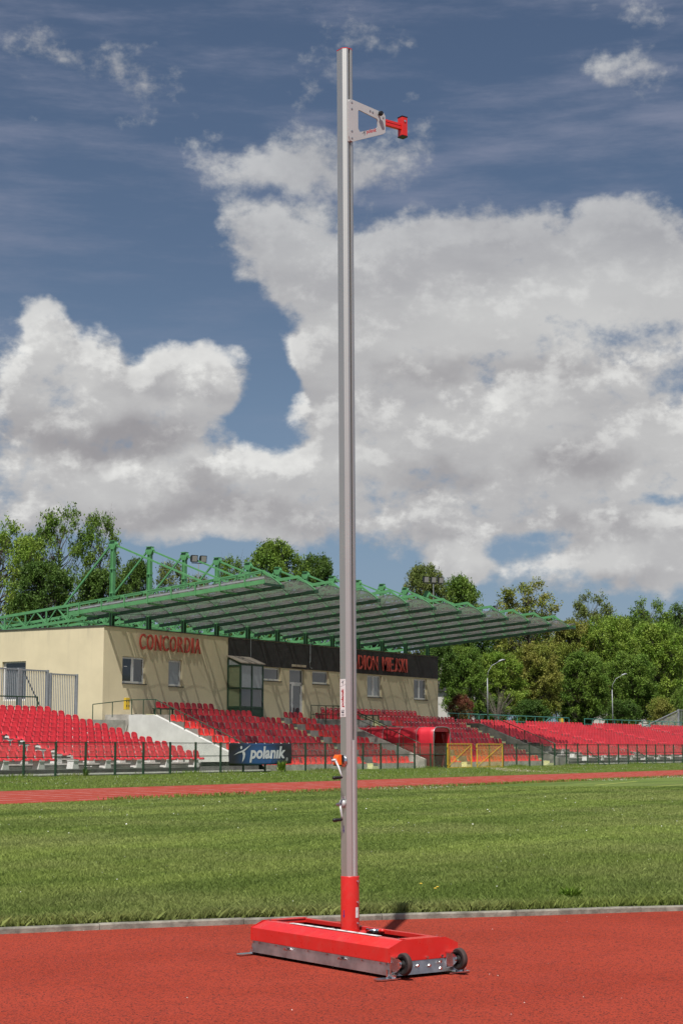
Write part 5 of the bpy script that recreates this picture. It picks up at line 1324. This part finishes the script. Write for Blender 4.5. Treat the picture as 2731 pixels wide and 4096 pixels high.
for i, (lf, px, py, hw, Y, lb) in enumerate([('leaf_rust', 1840, 2770, 50, 62, 'rusty-leaved bush past the end of the yellow building'), ('leaf_dark', 1960, 2780, 70, 66, 'dark bush behind the first street lamp'),
     ('leaf_dark', 2120, 2790, 80, 66, 'dark bush under the yellow-green tree'), ('leaf_dark', 2300, 2800, 80, 68, 'dark bush below the red-roofed house'), ('leaf_dark', 2480, 2790, 80, 66, 'dark bush beside the second street lamp'),
     ('leaf_yellow', 2640, 2780, 60, 64, 'yellowish bush by the sloped bar fence'), ('leaf_mid', 2720, 2740, 40, 63, 'green bush behind the bar fence at the right edge')]):
    x, z, _ = onY(px, py, Y); wd = hw / 6766 * (x * math.cos(HEAD) + Y * math.sin(HEAD))
    place_tree('bush', lf, x, Y, z, wd, lb, name='leafy_bush', cat='bush')
# pale leaning trunk near the building end, bare shrub
t_ = thing('birch_tree', 'pale-barked leaning trunk next to the end of the yellow building', 'tree', (113.5, 63, 2.8))
a = MB(); a.tube([(0, 0, -.2), (.1, -.05, 1.4), (.5, -.35, 3.0), (1.0, -.6, 5.2)], [.22, .17, .13, .08], 8); a.build('trunk', MT['birch'], t_, True)
cm_ = link('crown', crown_cache[('bush', 'leaf_dark')], t_, (.6, -.4, 3.2)); cm_.scale = (.45, .45, .6)
t_ = thing('bare_shrub', 'leafless twiggy shrub behind the teal railing', 'shrub', (119.6, 60.4, 2.8))
a = MB()
for k in range(34):
    an = random.uniform(0, 2 * PI); sp2 = random.uniform(.2, 1.0); h = random.uniform(1.2, 2.9); p1 = Vector((math.cos(an) * sp2 * .5, math.sin(an) * sp2 * .5, h * .5)); p2 = Vector((math.cos(an) * sp2 * 1.5, math.sin(an) * sp2 * 1.5, h))
    a.tube([(0, 0, 0), p1, p2], [.03, .018, .008], 4, False)
    for w in range(3): a.tube([p1.lerp(p2, random.random()), p2 + Vector((random.uniform(-.5, .5), random.uniform(-.5, .5), random.uniform(-.3, .4)))], [.010, .005], 3, False)
a.build('twigs', MT['twig'], t_)

# ================================================================= grass
def blades(pts, h, w, z=0.012, lean=.35, seed=0):
    r = np.random.default_rng(seed); n = len(pts); an = r.random(n) * 2 * PI; hh = h * (.45 + .75 * r.random(n)); ww = w * (.6 + .8 * r.random(n))
    dx, dy = np.cos(an) * ww / 2, np.sin(an) * ww / 2; la = r.random(n) * 2 * PI; ll = hh * lean * r.random(n)
    b0 = np.stack([pts[:, 0] - dx, pts[:, 1] - dy, np.full(n, z)], 1); b1 = np.stack([pts[:, 0] + dx, pts[:, 1] + dy, np.full(n, z)], 1)
    m = np.stack([pts[:, 0] + dx * .8 + np.cos(la) * ll * .35, pts[:, 1] + dy * .8 + np.sin(la) * ll * .35, z + hh * .6], 1)
    tpz = np.stack([pts[:, 0] + np.cos(la) * ll, pts[:, 1] + np.sin(la) * ll, z + hh], 1)
    vs = np.stack([b0, b1, m, tpz], 1).reshape(-1, 3); return vs
kx = np.array([p.x for p in kc]); ky = np.array([p.y for p in kc])
def beyond_kerb(P_, m=.085):
    # distance to kerb polyline along the viewing direction
    fwd = P_ @ np.array([Fv.x, Fv.y]) / math.hypot(Fv.x, Fv.y); lat = P_ @ np.array([Rv.x, Rv.y])
    kf = kx * Fv.x / math.cos(PITCH) + ky * Fv.y / math.cos(PITCH); kl = kx * Rv.x + ky * Rv.y; o_ = np.argsort(kl)
    return fwd > np.interp(lat, kl[o_], kf[o_]) + m + .02
def field(d0, d1, n, seed):
    r = np.random.default_rng(seed); u = r.random(n); d = np.sqrt(d0 ** 2 + (d1 ** 2 - d0 ** 2) * u); l = (r.random(n) * 2 - 1) * (d * .245 + .3)
    f2 = np.array([Fv.x, Fv.y]) / math.cos(PITCH); r2 = np.array([Rv.x, Rv.y]); P_ = d[:, None] * f2 + l[:, None] * r2
    keep = beyond_kerb(P_) & (P_[:, 1] < 24.95); return P_[keep]
V1 = []
def cfield(d0, d1, n, seed):
    r = np.random.default_rng(seed); d = d0 * (d1 / d0) ** r.random(n); l = (r.random(n) * 2 - 1) * (d * .245 + .3)
    f2 = np.array([Fv.x, Fv.y]) / math.cos(PITCH); r2 = np.array([Rv.x, Rv.y]); P_ = d[:, None] * f2 + l[:, None] * r2
    keep = beyond_kerb(P_) & (P_[:, 1] < 24.95); return P_[keep], d[keep]
for k in range(10):
    P_, d = cfield(11.0, 52, 70000, 50 + k)
    vs_ = blades(P_, 1.0, 1.0, z=0.0, lean=.9, seed=60 + k).reshape(-1, 4, 3)
    b = np.zeros((len(P_), 1, 3)); b[:, 0, :2] = P_
    hh_ = .036 * (1 - .25 * (d > 20)); vs_ = b + (vs_ - b) * np.stack([.00038 * d, .00038 * d, hh_], 1)[:, None, :]
    tipoff = (np.random.default_rng(70 + k).normal(0, .016, (len(P_), 2))); vs_[:, 3, :2] += tipoff; vs_[:, 2, :2] += tipoff * .4; vs_[:, :, 2] += .012
    V1.append(vs_.reshape(-1, 3))
# longer untidy tufts along the kerb
r_ = np.random.default_rng(9); q = r_.random(26000) * (s_[-1] - 2) + .5
kp = [kpos(t_) for t_ in q]; off_ = .10 + np.abs(r_.normal(0, .13, len(q))); P_ = np.array([[p.x + n_.x * o_, p.y + n_.y * o_] for (p, n_), o_ in zip(kp, off_)])
V1.append(blades(P_, .085, .007, lean=1.1, seed=10))
vs = np.concatenate(V1); tag(link('lawn_grass', np_mesh('lawn_grass', vs, np.arange(len(vs)).reshape(-1, 4), MT['blade'])), 'short mown grass of the infield', None, None, 'stuff')
r_ = np.random.default_rng(21); n = 120000
X_ = 31 + 117 * r_.random(n) ** 1.3; Y_ = 32.4 + 13.5 * r_.random(n); P_ = np.stack([X_, Y_], 1)
V2 = [blades(P_, .055, .022, .028, .9, 22)]
n = 26000; P_ = np.stack([40 + 110 * r_.random(n), 45.3 + np.abs(r_.normal(0, .5, n))], 1); dens = np.sin(P_[:, 0] * 1.7) + np.sin(P_[:, 0] * .61 + 2) + r_.normal(0, .6, n); P_ = P_[dens > 1.15]
V2.append(blades(P_, .17, .014, .028, .6, 23))
n = 9000; P_ = np.stack([30 + 90 * r_.random(n), 24.95 + np.abs(r_.normal(0, .12, n)) * 1.2], 1); V2.append(blades(P_, .09, .025, .012, .8, 24))
vs = np.concatenate(V2); tag(link('verge_grass', np_mesh('verge_grass', vs, np.arange(len(vs)).reshape(-1, 4), MT['blade_tall'])), 'rough grass between the running track and the fence', None, None, 'stuff')
# daisies and petals
def specks(P_, r, z, m, name, label, seed):
    rr_ = np.random.default_rng(seed); n = len(P_); s = r * (.5 + rr_.random(n)); a_ = rr_.random(n) * PI
    c = np.stack([P_[:, 0], P_[:, 1], z + rr_.random(n) * .02], 1); u = np.stack([np.cos(a_) * s, np.sin(a_) * s, rr_.normal(0, .3, n) * s], 1); w = np.stack([-np.sin(a_) * s * .7, np.cos(a_) * s * .7, rr_.normal(0, .3, n) * s], 1)
    vs = np.stack([c + u, c + w, c - u, c - w], 1).reshape(-1, 3); tag(link(name, np_mesh(name, vs, np.arange(len(vs)).reshape(-1, 4), m)), label, None, None, 'stuff')
F1 = field(11.5, 20, 170, 31); n = 4200; r_ = np.random.default_rng(33); cx = 40 + 70 * r_.random(n); P_ = np.stack([cx, 24.6 - np.abs(r_.normal(0, .9, n))], 1); P_ = P_[(np.sin(cx * .35) + np.sin(cx * .9 + 1)) > .1]
F2 = np.stack([40 + 100 * r_.random(5000), 32.8 + 12 * r_.random(5000)], 1); F3 = field(22, 40, 320, 35)
specks(F1, .0045, .045, MT['white'], 'daisies', 'small white daisies dotted over the near lawn', 36)
specks(np.concatenate([P_, F2, F3]), .010, .06, MT['white'], 'clover_flowers', 'white clover flowers along the edges of the running track', 37)
r_ = np.random.default_rng(41); n = 70; d = 7.5 + 4.8 * r_.random(n); l = (r_.random(n) * 2 - 1) * 2.7; P_ = d[:, None] * np.array([Fv.x, Fv.y]) / math.cos(PITCH) + l[:, None] * np.array([Rv.x, Rv.y]); P_ = P_[~beyond_kerb(P_, -.05)]
specks(P_, .0035, .003, MT['concrete_edge'], 'petals', 'tiny pale petals and straw bits on the red rubber', 42)
# dandelions
def gz(px, py):
    d = Fv + (px - 1365.5) / 6700 * Rv + (2048 - py) / 6700 * Uv; t_ = -EYE / d.z; return d.x * t_, d.y * t_
for px, py, lb in ((1683, 3570, 'single yellow dandelion in the lawn right of the red sleeve'), (1740, 3590, 'lower of the two close dandelions'), (1749, 3584, 'upper of the two close dandelions')):
    x, y = gz(px, py); dn = thing('dandelion', lb, 'flower', (x, y, .012)); a = MB(); a.tube([(0, 0, 0), (.004, .002, .055)], .0015, 5); a.build('stem', MT['leaf_fresh'], dn); a = MB(); a.tube([(.004, .002, .055), (.004, .002, .061), (.004, .002, .066)], [.006, .013, .009], 9); a.build('flower_head', MT['yellow'], dn)
# broad-leaved weeds
def weed(name, label, x, y, n, L, wd, m, z=.01, upr=.5):
    w = thing(name, label, 'weed', (x, y, z)); mb = MB()
    for k in range(n):
        an = random.uniform(0, 2 * PI); l = L * random.uniform(.6, 1.1); u = random.uniform(.15, upr); d = Vector((math.cos(an), math.sin(an), u)); s = Vector((-math.sin(an), math.cos(an), 0)) * wd / 2
        p = Vector((random.uniform(-1, 1), random.uniform(-1, 1), 0)) * L * .45; q1 = p + d * l * .5; q2 = p + d * l + Vector((0, 0, -l * .25)); mb.add([p, q1 - s, q2, q1 + s], [(0, 1, 2), (0, 2, 3)])
    mb.build('leaves', m, w)
x, y = gz(2280, 3600); weed('fern_weed', 'bright green feathery weed at the lawn edge right of the standard', x, y, 160, .10, .012, MT['leaf_fresh'], upr=1.4)
x, y = gz(2090, 3615); weed('broadleaf_weed', 'dark broad-leaved weed beside the bright feathery weed', x, y, 26, .08, .03, MT['leaf_mid'])
x, y = gz(1560, 3600); weed('broadleaf_weed', 'broad-leaved weed in the lawn just right of the pole shadow', x, y, 40, .08, .025, MT['leaf_mid'])
x, y = gz(2650, 3580); weed('broadleaf_weed', 'broad-leaved weed in the lawn at the right edge', x, y, 40, .09, .025, MT['leaf_mid'])
x, y = gz(95, 3722); weed('creeping_weed', 'brownish creeping weed spilling over the kerb', x, y, 150, .055, .014, MT['leaf_yellow'], .03, .8)
x, y = gz(1120, 3060); 
x, z, _ = onY(1125, 3000, 45.7); weed('leafy_sapling', 'small leafy sapling at the fence under the banner', x, 45.7, 110, .22, .07, MT['leaf_fresh'], .1, 3.0)
x, z, _ = onY(345, 3100, 45.6); weed('flowering_weed', 'tall weed with white flowers at a post of the left fence', x, 45.6, 70, .15, .03, MT['leaf_dark'], .05, 3.0)
specks(np.array([[x + random.uniform(-.25, .25), 45.5] for k in range(16)]), .022, .42, MT['white'], 'weed_flowers', 'white flower heads on the tall weed at the fence', 44)
